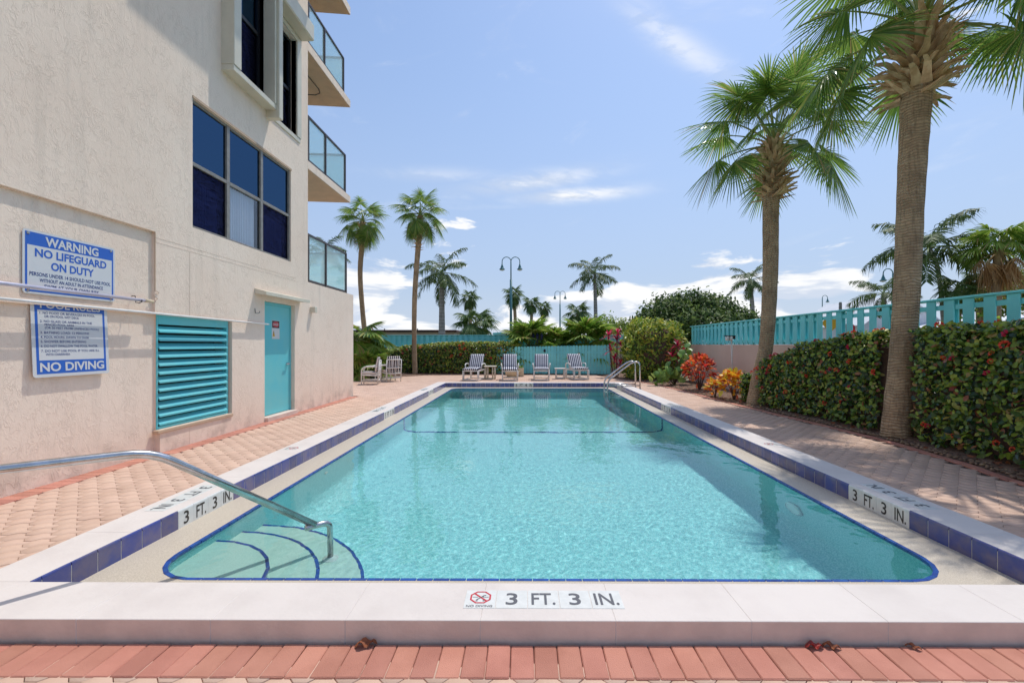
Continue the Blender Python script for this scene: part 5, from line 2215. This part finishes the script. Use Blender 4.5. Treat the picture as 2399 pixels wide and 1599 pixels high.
palmetto('bright green fan palm clump behind the gate, below the tall double lamp', (.17, 21.6, 0), 24, .92, 101, height=1.25, lo_=-15, hi_=88)
palmetto('bright green fan palm clump behind the gate, below the smaller double lamp', (2.95, 21.5, 0), 28, 1.0, 102, height=1.25, lo_=-20, hi_=88)
palmetto('young fan palm poking over the middle of the gate fence', (1.15, 21.0, 0), 9, .5, 103, height=.85, lo_=10)
palmetto('small fan palm clump between the two bright ones behind the gate', (1.65, 22.0, 0), 18, .8, 109, height=1.1, lo_=-10, hi_=88)
palmetto('drooping yellowish fan palm behind the building corner, upper one', (-6.75, 17.6, 0), 24, .82, 104, height=1.55, lo_=-65, hi_=60)
palmetto('low fan palm clump beside the armchair at the building corner', (-6.15, 17.1, 0), 16, .62, 105, height=.35, lo_=-10)
palmetto('mid height fan palm clump leaning on the curved palm trunk', (-7.1, 18.6, 0), 16, .7, 106, height=.9, lo_=-30)

# ------------------------------------------------------------------ hedges and shrubs
def unit(v):
    return v / np.maximum(np.linalg.norm(v, axis=1, keepdims=True), 1e-6)


def scatter_leaves(name, root, P, Nrm, size, mats, top_mask, tpl, nsep=0, sep_score=None, spread=.8):
    """leaf cloud as one part; the nsep nearest leaves are parts of their own"""
    n = len(P)
    rnd = unit(rng.normal(0, 1, (n, 3)))
    nn = unit(Nrm + rnd * spread)
    fd = unit(np.cross(nn, unit(rng.normal(0, 1, (n, 3)))) + np.array([0, 0, .25]))
    S = size * rng.uniform(.65, 1.35, n)
    sep = np.zeros(n, bool)
    if nsep:
        order = np.argsort(sep_score)[:nsep]
        sep[order] = True
        mes = [np_tris('leaf', tpl[0], tpl[1], m_) for m_ in mats]
        for i in order:
            f_, u_ = Vector(fd[i]), Vector(nn[i])
            s_ = u_.cross(f_).normalized()
            Mx = Matrix((f_, s_, f_.cross(s_))).transposed().to_4x4() @ Matrix.Scale(S[i], 4)
            Mx.translation = Vector(P[i]) - root.location
            inst('leaf', mes[1 if top_mask[i] else 0], root, M=Mx)
    k = ~sep
    V, F = cloud(tpl, P[k], fd[k], nn[k], S[k])
    mi = np.repeat(top_mask[k].astype(np.int32), len(tpl[1]))
    return link(name, np_tris(name, V - np.array(root.location), F, mats, mi), root, 'stuff')


def flower_mesh(m_, n=26, r_=.05, seed=0):
    g = np.random.default_rng(seed)
    d = unit(np.c_[g.normal(0, 1, (n, 2)), np.abs(g.normal(0, .8, n))])
    V, F = cloud(leaf_tpl(r_ * .55, r_ * .5), d * r_ * .6, d + g.normal(0, .5, (n, 3)), g.normal(0, 1, (n, 3)), np.ones(n))
    return np_tris('flower_cluster', V, F, m_)


FLR = [flower_mesh(M['flower_red'], seed=s_) for s_ in range(3)] + [flower_mesh(M['flower_pink'], seed=9)]

# clipped ixora hedge on the right
def hr_top(y):
    return float(np.interp(y, [2., 5.8, 7.2, 8.2, 9.2, 9.9, 10.35], [1.60, 1.56, 1.52, 1.38, 1.10, .86, .62]))


hed = thing('ixora_hedge', (5.6, 6.5, 0), 'clipped ixora hedge with red flowers and dark leaves along the right wall', 'hedge')
b = MB()
ys_ = np.linspace(2.62, 10.15, 50)
rows = []
for y in ys_:
    xf, zt = edge_x(y) + .42, hr_top(y) - .16
    w_ = .05 * noise.noise((y * 3, 0, 0))
    rows.append([(xf + w_, y, .0), (xf - .05 + w_, y, zt * .5), (xf + .06 + w_, y, zt - .08), (xf + .2, y, zt + w_), (6.0, y, zt), (6.05, y, 0)])
k_ = 6
b.add([p for r_ in rows for p in r_], [(i * k_ + j, (i + 1) * k_ + j, (i + 1) * k_ + j + 1, i * k_ + j + 1) for i in range(len(rows) - 1) for j in range(k_ - 1)])
b.face(*rows[-1])
b.face(*rows[0][::-1])
b.build('branches', M['stem'], hed)
n = 23000
y = 2.4 + rng.random(n) ** .9 * 7.95
kind = rng.random(n)
zt = np.array([hr_top(q) for q in y]) + .05 * np.array([noise.noise((q * 2.2, 1, 0)) for q in y])
xf = np.array([edge_x(q) for q in y]) + .24
dep = np.minimum(np.abs(rng.normal(0, .075, n)), .3)
lump = np.array([.06 * noise.noise((q * 2.6, r_ * 4, 2)) for q, r_ in zip(y, kind * 7)])
P = np.zeros((n, 3))
Nn = np.zeros((n, 3))
fr = kind < .58
zz = rng.random(n) ** .85
P[:, 1] = y
P[fr, 0] = (xf + dep + lump + .12 * np.maximum(zz - .8, 0) * 5 * .2)[fr]
P[fr, 2] = (.05 + zz * (zt - .07))[fr]
Nn[fr] = (-1, -.15, .45)
tp = ~fr
P[tp, 0] = (xf + .03 + rng.random(n) * (6.1 - xf))[tp]
P[tp, 2] = (zt - dep + lump)[tp]
Nn[tp] = (-.25, -.1, 1)
en = rng.random(n) < .05
P[en, 1] = 10.33 - dep[en]
P[en, 0] = (xf + rng.random(n) * .8)[en]
P[en, 2] = rng.random(en.sum()) * .62
Nn[en] = (-.2, 1, .4)
bad = (np.hypot(P[:, 0] - 5.42, P[:, 1] - 6.44) < .30) & (P[:, 0] < 5.75) | (np.hypot(P[:, 0] - 5.17, P[:, 1] - 9.9) < .27)
ok = ~bad
P, Nn, tp = P[ok], Nn[ok], tp[ok]
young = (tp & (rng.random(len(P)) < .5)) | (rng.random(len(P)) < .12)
vis_ = np.array([in_view(p) for p in P])
# leaves facing the deck and nearest to the eye
score = np.linalg.norm(P - np.array([0, 0, CAM_H]), axis=1) + np.where(vis_, 0, 50) + np.where(P[:, 0] > np.array([edge_x(q) for q in P[:, 1]]) + .34, 30, 0)
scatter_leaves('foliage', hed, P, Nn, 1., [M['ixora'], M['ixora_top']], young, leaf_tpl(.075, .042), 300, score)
rd = random.Random(4)
for i in range(84):
    y = rd.uniform(3.6, 10.0)
    top = rd.random() < .45
    x = edge_x(y) + (.22 if not top else rd.uniform(.25, .7))
    z = rd.uniform(.15, hr_top(y) - .1) if not top else hr_top(y) + .03
    if math.hypot(x - 5.42, y - 6.44) < .3:
        continue
    o = inst('flower_cluster', rd.choice(FLR), hed, Vector((x, y, z)) - hed.location, (0, R(rd.uniform(-80, -30)) if not top else rd.uniform(-.5, .2), rd.uniform(-.6, .6)), rd.uniform(.5, 1.05))

# clipped hedge at the far end
def hb_top(x):
    return float(np.interp(x, [-7.3, -6.9, -6.3, -5.6, -4.6, -3.8, -.6, -.2], [.5, .85, 1.12, 1.28, 1.34, 1.44, 1.46, 1.35]))


hb = thing('ixora_hedge', (-3.6, 20.8, 0), 'long clipped hedge with bright young tops across the far left of the deck', 'hedge')
b = MB()
xs_ = np.linspace(-7.2, -.35, 40)
rows = []
for x in xs_:
    zt, w_ = hb_top(x) - .14, .05 * noise.noise((x * 3, 5, 0))
    rows.append([(x, 20.45 + w_, 0), (x, 20.38 + w_, zt * .5), (x, 20.45 + w_, zt - .05), (x, 20.6, zt), (x, 21.5, zt), (x, 21.55, 0)])
b.add([p for r_ in rows for p in r_], [(i * 6 + j, i * 6 + j + 1, (i + 1) * 6 + j + 1, (i + 1) * 6 + j) for i in range(len(rows) - 1) for j in range(5)])
b.face(*rows[0])
b.face(*rows[-1][::-1])
b.build('branches', M['stem'], hb)
n = 11000
x = -7.3 + rng.random(n) * 7.1
kind = rng.random(n)
zt = np.array([hb_top(q) for q in x]) + .05 * np.array([noise.noise((q * 3.2, 3, 0)) for q in x])
dep = np.minimum(np.abs(rng.normal(0, .09, n)), .3)
P, Nn = np.zeros((n, 3)), np.zeros((n, 3))
P[:, 0] = x
fr = kind < .68
P[fr, 1] = (20.22 + dep)[fr] + np.array([.07 * noise.noise((q * 3, 9, 0)) for q in x[fr]])
P[fr, 2] = (.06 + rng.random(n) ** .9 * (zt - .08))[fr]
Nn[fr] = (0, -1, .4)
tp = ~fr
P[tp, 1] = 20.25 + rng.random(tp.sum()) * 1.3
P[tp, 2] = (zt - dep * .7)[tp]
Nn[tp] = (0, -.3, 1)
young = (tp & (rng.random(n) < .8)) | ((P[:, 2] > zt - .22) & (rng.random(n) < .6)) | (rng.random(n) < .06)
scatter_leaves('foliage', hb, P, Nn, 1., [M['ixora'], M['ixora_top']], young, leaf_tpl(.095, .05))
for i in range(16):
    x = rd.uniform(-6.6, -.6)
    inst('flower_cluster', rd.choice(FLR), hb, Vector((x, 20.2, rd.uniform(.5, hb_top(x) - .05))) - hb.location, (R(70), 0, 0), rd.uniform(1., 1.6))

# tall flowering hedge at the right end
ha = thing('flowering_hedge', (5., 17.4, 0), 'tall rounded green hedge dotted with yellow flowers, right of the loungers', 'hedge')


def blob(n, c, rad, zmin=.05, shell=.22):
    d = unit(rng.normal(0, 1, (n, 3)))
    k = np.abs(d) ** 4
    sup = 1 / (k.sum(1) ** .25)
    r_ = sup * (1 - np.minimum(np.abs(rng.normal(0, shell * .5, n)), .5)) * (1 + .24 * np.array([noise.noise(tuple(q * 3.1 + c[0])) for q in d]))
    P_ = np.array(c) + d * r_[:, None] * np.array(rad)
    P_[:, 2] = np.maximum(P_[:, 2], zmin)
    return P_, unit(d / np.array(rad))


Pa, Na = blob(9500, (5.02, 17.35, 1.02), (1.08, .85, 1.26))
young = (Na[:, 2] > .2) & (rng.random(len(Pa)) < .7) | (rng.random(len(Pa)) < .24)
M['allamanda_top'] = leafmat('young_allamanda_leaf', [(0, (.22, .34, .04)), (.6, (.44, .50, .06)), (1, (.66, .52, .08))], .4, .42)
b = MB()
b.lathe([(.55, 0), (.8, .5), (.86, 1.2), (.8, 1.8), (.4, 2.0)], 5.02, 17.35, 14)
b.build('branches', M['stem'], ha)
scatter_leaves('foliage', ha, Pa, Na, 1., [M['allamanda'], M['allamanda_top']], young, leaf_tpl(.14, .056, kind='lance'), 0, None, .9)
fy = flower_mesh(M['flower_yellow'], 9, .06, 3)
sel = rng.choice(np.where((Na[:, 1] < .1))[0], 40)
for i in sel:
    inst('flower', fy, ha, Vector(Pa[i] + Na[i] * .06) - ha.location, (rng.random() * 3, rng.random() * 3, 0), rng.uniform(.7, 1.3))


def leafy_shrub(name, label, cat, base, h, rad, nleaf, L, W, m_, seed, stems=7, kind='oval', up=.05, low=.2, curl=-.35):
    """stems with single leaves: croton"""
    g = np.random.default_rng(seed)
    o = thing(name, base, label, cat)
    tips = []
    for i in range(stems):
        a = i * 2.4 + g.normal(0, .2)
        rr = rad * (.25 + .55 * g.random())
        tip = Vector((math.cos(a) * rr, math.sin(a) * rr, h * (.72 + .2 * g.random())))
        b = MB()
        b.tube([(0, 0, -.02), (tip.x * .35, tip.y * .35, tip.z * .4), tip], [.014, .010, .006], 5)
        b.build('stem', M['stem'], o, local=True)
        tips.append(tip)
    t0 = leaf_tpl(L, W, .25, curl, kind)
    mes = [np_tris('leaf', *leaf_tpl(L * s_, W * s_, .25, curl * q, kind), m_) for s_, q in ((1, 1), (.85, 1.6), (1.1, .5))]
    for i in range(nleaf):
        d = g.normal(0, 1, 3)
        d[2] = d[2] if d[2] > -.6 else -d[2]
        d /= np.linalg.norm(d)
        r_ = .55 + .45 * g.random() ** .7
        p = np.array([d[0] * rad * r_, d[1] * rad * r_, h * (.52 + low * .3) + d[2] * h * .45 * r_])
        out = np.array([d[0], d[1], d[2] + up + .3 * g.random()]) + g.normal(0, .35, 3)
        f_ = Vector(out).normalized()
        u_ = (Vector((-d[0] * .3, -d[1] * .3, 1.)) + Vector(g.normal(0, .35, 3)))
        s_ = u_.cross(f_).normalized()
        Mx = Matrix((f_, s_, f_.cross(s_))).transposed().to_4x4() @ Matrix.Scale(g.uniform(.7, 1.25), 4)
        Mx.translation = Vector(p)
        inst('leaf', mes[i % 3], o, M=Mx)
    return o


leafy_shrub('croton_bush', 'tall round croton bush with red and orange leaves against the pink wall', 'shrub', (5.07, 12.9, 0), 1.0, .42, 330, .135, .085, M['croton_red'], 1, stems=9)
leafy_shrub('croton_bush', 'low orange and yellow croton bush at the foot of the leaning palm', 'shrub', (5.06, 10.75, 0), .66, .33, 230, .13, .085, M['croton_yellow'], 2)
leafy_shrub('croton_bush', 'smallest yellow croton, left of the orange one', 'shrub', (4.80, 11.2, 0), .44, .20, 90, .12, .075, M['croton_yellow'], 6, stems=4)


def ti_plant(label, base, stems, seed, L=.38):
    g = np.random.default_rng(seed)
    o = thing('cordyline', base, label, 'shrub')
    me = [np_tris('leaf', *leaf_tpl(L * s_, L * .2, .35, c_, 'lance'), M['ti']) for s_, c_ in ((1, -.35), (.85, -.15), (1.1, -.55))]
    for (x, y, z) in stems:
        b = MB()
        b.tube([(x * .3, y * .3, -.02), (x * .8, y * .8, z * .5), (x, y, z)], [.018, .014, .012], 6)
        b.build('stem', M['stem'], o, local=True)
        for i in range(20):
            az = i * 2.4 + g.normal(0, .2)
            el = R(78 - 95 * i / 20 + g.normal(0, 8))
            f_ = Vector((math.cos(az) * math.cos(el), math.sin(az) * math.cos(el), math.sin(el)))
            s_ = UPV.cross(f_).normalized()
            Mx = Matrix((f_, s_, f_.cross(s_))).transposed().to_4x4() @ Matrix.Scale(g.uniform(.8, 1.15), 4)
            Mx.translation = Vector((x, y, z - .006 * i))
            inst('leaf', me[i % 3], o, M=Mx)


ti_plant('magenta red cordyline plant at the right end of the gate fence', (3.72, 18.2, 0), [(-.22, 0, 1.15), (.05, .1, 1.55), (.22, 0, 1.35), (-.08, -.1, .75), (.18, -.1, .6), (.12, .2, 1.85), (-.28, .1, 1.75)], 3, .34)
ti_plant('dark red cordyline in front of the tall flowering hedge', (5.45, 15.9, 0), [(0, 0, 1.35), (-.18, 0, .95), (.16, .05, 1.0)], 5, .34)
ti_plant('reddish cordyline behind the armchairs at the building corner', (-6.9, 19.6, 0), [(0, 0, .55), (.25, 0, .4), (-.2, .1, .3)], 8, .34)

# sea grape shrub with round leaves
g = np.random.default_rng(17)
sgb = thing('sea_grape_shrub', (4.95, 14.7, 0), 'sea grape shrub with big round green leaves beside the red croton', 'shrub')
rl = MB()
seg = 12
rl.add([(.0, 0, 0)] + [(.1 + .1 * math.cos(2 * math.pi * i / seg), .105 * math.sin(2 * math.pi * i / seg), .012 * math.cos(4 * math.pi * i / seg)) for i in range(seg)], [(0, 1 + i, 1 + (i + 1) % seg) for i in range(1, seg - 1)] + [(0, seg, 1), (0, 1, 2)])
rme = rl.mesh('leaf', M['seagrape'], True)
stm = [((-.55, -.2, .35)), ((-.3, -.15, .75)), ((.1, 0, .9)), ((.5, .1, 1.2)), ((.3, -.25, .6)), ((-.75, -.1, .18)), ((.0, -.3, .45)), ((.62, .1, .95))]
for t in stm:
    b = MB()
    b.tube([(0, 0, -.02), (t[0] * .4, t[1] * .4, t[2] * .7), t], [.018, .013, .007], 6)
    b.build('stem', M['stem'], sgb, local=True)
    for i in range(11):
        p = Vector(t) * (.45 + .6 * g.random()) + Vector(g.normal(0, .09, 3))
        p.z = max(p.z, .08)
        f_ = Vector((g.normal(0, 1), g.normal(-.3, .8), g.normal(.3, .5))).normalized()
        u_ = Vector((g.normal(-.2, .5), -.75, .75)) + Vector(g.normal(0, .35, 3))
        s_ = u_.cross(f_).normalized()
        Mx = Matrix((f_, s_, f_.cross(s_))).transposed().to_4x4() @ Matrix.Scale(g.uniform(.8, 1.2), 4)
        Mx.translation = p
        inst('leaf', rme, sgb, M=Mx)


def broad_tree(name, label, base, lobes, nleaf, leaf, m_, trunk_r=.14, cat='tree', group=None):
    o = thing(name, base, label, cat, group)
    b = MB()
    for k, (c, rad) in enumerate(lobes):
        top = Vector(c) - Vector(base)
        b.tube([(top.x * .1, top.y * .1, -.05), (top.x * .35, top.y * .35, top.z * .45), (top.x * .9, top.y * .9, top.z)], [trunk_r * .8, trunk_r * .55, trunk_r * .15], 7)
    b.build('trunk', M['stem'], o, local=True)
    tot = sum(r_[0] * r_[2] for _, r_ in lobes)
    PP, NN = [], []
    for c, rad in lobes:
        nl = int(nleaf * rad[0] * rad[2] / tot)
        nt_ = max(nl // 11, 4)
        d = unit(rng.normal(0, 1, (nt_, 3)))
        rr = 1 - np.abs(rng.normal(0, .16, nt_))
        tw = np.array(c) + d * rr[:, None] * np.array(rad)
        i_ = rng.integers(0, nt_, nl)
        off = rng.normal(0, leaf * .85, (nl, 3))
        PP.append(tw[i_] + off)
        NN.append(unit(d[i_] + .5 * unit(off) + np.array([0, 0, .35])))
    P_, N_ = np.vstack(PP), np.vstack(NN)
    P_[:, 2] = np.maximum(P_[:, 2], .05)
    scatter_leaves('crown', o, P_, N_, 1., [m_, m_], np.zeros(len(P_), bool), leaf_tpl(leaf, leaf * .42), 0, None, .7)
    return o


def lob(px, py, Z, rx, rz, ry=None):
    return (tuple(A(px, py, Z)), (rx, ry or rx * .8, rz))


broad_tree('sea_grape_tree', 'broad dark green sea grape tree beyond the right fence corner', (9.3, 24.5, 0),
           [lob(1560, 735, 24, 1.3, .8), lob(1615, 722, 24.6, 1.25, .85), lob(1668, 728, 24.2, 1.2, .8), lob(1520, 758, 23.6, .9, .6), lob(1722, 748, 24, .9, .6), lob(1762, 765, 24.4, .7, .5), lob(1640, 765, 23.4, 2.3, .8), lob(1560, 775, 23.4, 1.6, .8)], 17000, .20, M['seagrape_tree'], .2)
broad_tree('sea_grape_tree', 'lighter green rounded tree just right of the bright fan palms', (5.2, 26.5, 0),
           [lob(1425, 765, 26, 1.1, .6), lob(1455, 775, 26, 1.1, .6), lob(1440, 795, 25.5, 1.6, .7)], 4200, .15, M['allamanda'], .12)
for i, lb in enumerate(('nearest', 'second nearest', 'second farthest', 'farthest')):
    c = (10.6 + 2.0 * i, 10.5 + 1.6 * i + .6 * (i % 2), 1.0)
    broad_tree('street_shrub', lb + ' of the leafy green shrubs glimpsed through the right fence gaps', (c[0], c[1], 0), [(c, (1.3, 1.0, .8))], 1600, .15, M['allamanda'], .05, 'shrub', 'shrubs along the street')
broad_tree('street_tree', 'rounded green tree at the right edge below the shaggy fan palm', (22.5, 20.0, 0),
           [lob(2370, 690, 19.5, 1.1, .8), lob(2400, 670, 20, 1.2, .9), lob(2340, 705, 19.5, .9, .7), lob(2440, 690, 19.6, 1.3, .9)], 4200, .16, M['allamanda'], .12)

# ------------------------------------------------------------------ street lamps, signs and buildings beyond
def bell_profile(r_, z):
    return [(r_ * .22, z), (r_ * .30, z - r_ * .5), (r_ * .5, z - r_ * 1.0), (r_ * .62, z - r_ * 1.45), (r_ * 1.0, z - r_ * 1.75), (r_ * 1.02, z - r_ * 1.85)]


M['lamp_teal'] = mat('weathered_teal_metal', (.06, .19, .20), (.05, .16, .17), .45, 2.)


def street_lamp(px, ytop, ybell, Z, span, label, sides=(-1, 1), stepy=None):
    p = A(px, ytop, Z)
    zb = A(px, ybell, Z).z
    o = thing('street_lamp', (p.x, Z, 0), label, 'street lamp')
    zs = A(px, stepy, Z).z if stepy else p.z - 2
    b = MB()
    b.tube([(p.x, Z, -.05), (p.x, Z, zs)], [.12, .09], 12)
    b.tube([(p.x, Z, zs), (p.x, Z, p.z - span / 4)], .05, 10)
    b.build('pole', M['lamp_teal'], o, True)
    for s_ in sides:
        rr = span / 4
        arc = [(p.x + s_ * (rr - rr * math.cos(R(a))), Z, p.z - rr + rr * math.sin(R(a))) for a in range(0, 181, 15)]
        arc.append((p.x + s_ * 2 * rr, Z, zb))
        b = MB()
        b.tube(arc, .032, 8)
        b.build('arm', M['lamp_teal'], o, True)
        b = MB()
        b.lathe(bell_profile(span * .165, zb + .02), p.x + s_ * 2 * rr, Z, 14)
        hd = b.build('lamp_shade', M['lamp_teal'], o, True)
        b = MB()
        b.lathe([(span * .14, zb - span * .30), (span * .12, zb - span * .34), (.02, zb - span * .37)], p.x + s_ * 2 * rr, Z, 12)
        b.build('lens', M['lamp_glass'], hd, True)


street_lamp(1197, 602, 619, 35, 1.40, 'tall teal street lamp with two bell shades, above the bright fan palms', stepy=655)
street_lamp(1312, 682, 692, 60, 1.40, 'smaller distant teal street lamp with two bell shades', stepy=712)
street_lamp(1924, 692, 700, 55, 1.3, 'distant teal street lamp with a single bell above the right fence', (1,), stepy=722)
street_lamp(2088, 630, 645, 30, 1.3, 'teal street lamp with a single bell peeking out behind the tallest trunk', (-1,), stepy=700)
b = MB()
p = A(1966, 708, 30)
b.lathe([(.10, -.05), (.09, p.z - .1), (.07, p.z)], p.x, 30, 10)
tag(b.build('utility_post', M['trunk_grey'], at=(p.x, 30, 0)), 'bare grey utility post top just above the right fence', 'post')


def street_sign(px, py, Z, shape, m_, label, r_):
    p = A(px, py, Z)
    o = thing('street_sign', (p.x, Z, 0), label, 'sign')
    b = MB()
    b.tube([(p.x, Z + .03, -.05), (p.x, Z + .03, p.z + r_ * .9)], .03, 8)
    b.build('post', M['grey_frame'], o)
    b = MB()
    n = 8 if shape == 'oct' else 4
    a0 = 22.5 if shape == 'oct' else 0
    pts = [(p.x + r_ * math.cos(R(a0 + 360 * i / n)), p.z + r_ * math.sin(R(a0 + 360 * i / n))) for i in range(n)]
    b.add([(x, Z, z) for x, z in pts] + [(x, Z + .01, z) for x, z in pts], [tuple(range(n)), tuple(range(n, 2 * n))[::-1]] + [(i, n + i, n + (i + 1) % n, (i + 1) % n) for i in range(n)])
    b.build('sign_plate', m_, o)


street_sign(1987, 770, 24, 'oct', M['label_red'], 'red octagonal street sign glimpsed through the right fence', .34)
street_sign(1943, 757, 26, 'dia', M['sign_yellow'], 'yellow street sign glimpsed through the right fence, left of the red one', .55)

# flat roofed building far behind the back fence
o = thing('low_building', (-13, 46, 0), 'low beige flat roofed building with dark fascia beyond the back fence', 'building')
MB().box(-17.5, -7.3, 45, 52, -.1, 2.62).build('wall', M['far_wall'], o)
rf = MB().bbox(-17.8, -7.0, 44.7, 52.3, 2.622, 2.84, .02).build('roof', M['far_roof'], o)
for x in (-14.6, -11.2, -8.6):
    MB().box(x, x + .1, 45.5, 45.6, 2.84, 3.0).build('vent_pipe', M['grey_frame'], rf)
for x in (-15.5, -12.8, -10.2):
    f = MB().box(x, x + 1.2, 44.97, 45.01, 1.0, 2.0).build('window', M['grey_frame'], o)
    MB().box(x + .06, x + 1.14, 44.955, 44.969, 1.06, 1.94).build('pane', M['pane_dark'], f)
o = thing('beach_pavilion', (-1.9, 40, 0), 'small beige pavilion with teal roof edge behind the lamp post', 'building')
MB().box(-2.7, .2, 39.5, 42, -.1, 2.30).build('wall', M['far_wall'], o)
b = MB()
b.add([(-2.9, 39.2, 2.24), (.4, 39.2, 2.42), (.4, 42.2, 2.42), (-2.9, 42.2, 2.24), (-2.9, 39.2, 2.40), (.4, 39.2, 2.62), (.4, 42.2, 2.62), (-2.9, 42.2, 2.40)], [(0, 3, 2, 1), (4, 5, 6, 7), (0, 1, 5, 4), (1, 2, 6, 5), (2, 3, 7, 6), (3, 0, 4, 7)])
b.build('roof', M['teal'], o)


def gable_house(x0, x1, y0, y1, ze, zr, label, win=True):
    o = thing('white_house', ((x0 + x1) / 2, (y0 + y1) / 2, 0), label, 'house')
    xm = (x0 + x1) / 2
    b = MB()
    b.box(x0, x1, y0, y1, -.1, ze)
    b.face((x0, y0, ze), (x1, y0, ze), (xm, y0, zr))
    b.face((x0, y1, ze), (xm, y1, zr), (x1, y1, ze))
    b.build('wall', M['white_wall'], o)
    b = MB()
    for s_, xe in ((-1, x0 - .25), (1, x1 + .25)):
        ze2 = ze - .25 * (zr - ze) / (xm - x0)
        b.face((xe, y0 - .3, ze2 + .01), (xm, y0 - .3, zr + .01), (xm, y1 + .3, zr + .01), (xe, y1 + .3, ze2 + .01))
        b.face((xe, y0 - .3, ze2 + .11), (xm, y0 - .3, zr + .11), (xm, y1 + .3, zr + .11), (xe, y1 + .3, ze2 + .11))
        b.face((xe, y0 - .3, ze2 + .01), (xm, y0 - .3, zr + .01), (xm, y0 - .3, zr + .11), (xe, y0 - .3, ze2 + .11))
        b.face((xe, y0 - .3, ze2 + .01), (xe, y1 + .3, ze2 + .01), (xe, y1 + .3, ze2 + .11), (xe, y0 - .3, ze2 + .11))
    b.build('roof', M['white_wall'], o)
    for k in (.25, .65):
        f = MB().box(x0 + (x1 - x0) * k, x0 + (x1 - x0) * (k + .14), y0 - .03, y0 + .01, 1.0, 2.2).build('window', M['grey_frame'], o)
        MB().box(x0 + (x1 - x0) * k + .06, x0 + (x1 - x0) * (k + .14) - .06, y0 - .045, y0 - .031, 1.06, 2.14).build('pane', M['pane_dark'], f)


gable_house(30.5, 37.5, 40, 50, 3.2, 5.75, 'white gabled house peeking above the fence left of the tallest trunk')
gable_house(33., 42., 33, 40, 2.6, 3.4, 'long white house seen through the fence gaps right of the tallest trunk')
# garden lantern post among the fan palms
o = thing('lantern_post', (.20, 20.9, 0), 'dark blue lantern post with two lanterns among the fan palms behind the gate', 'lantern')
b = MB()
b.tube([(.55, 20.9, -.02), (.55, 20.9, 1.62)], .025, 8)
b.tube([(.36, 20.9, 1.55), (.55, 20.9, 1.60), (.76, 20.9, 1.55)], .015, 6)
M['navy_metal'] = mat('navy_metal', (.012, .015, .07), rough=.4)
b.build('post', M['navy_metal'], o)
for x in (.36, .76, .56):
    b = MB()
    b.lathe([(.03, 1.56), (.05, 1.62), (.075, 1.78), (.085, 1.79), (.03, 1.86), (.008, 1.92)], x, 20.9, 8)
    b.build('lantern', M['navy_metal'], o)
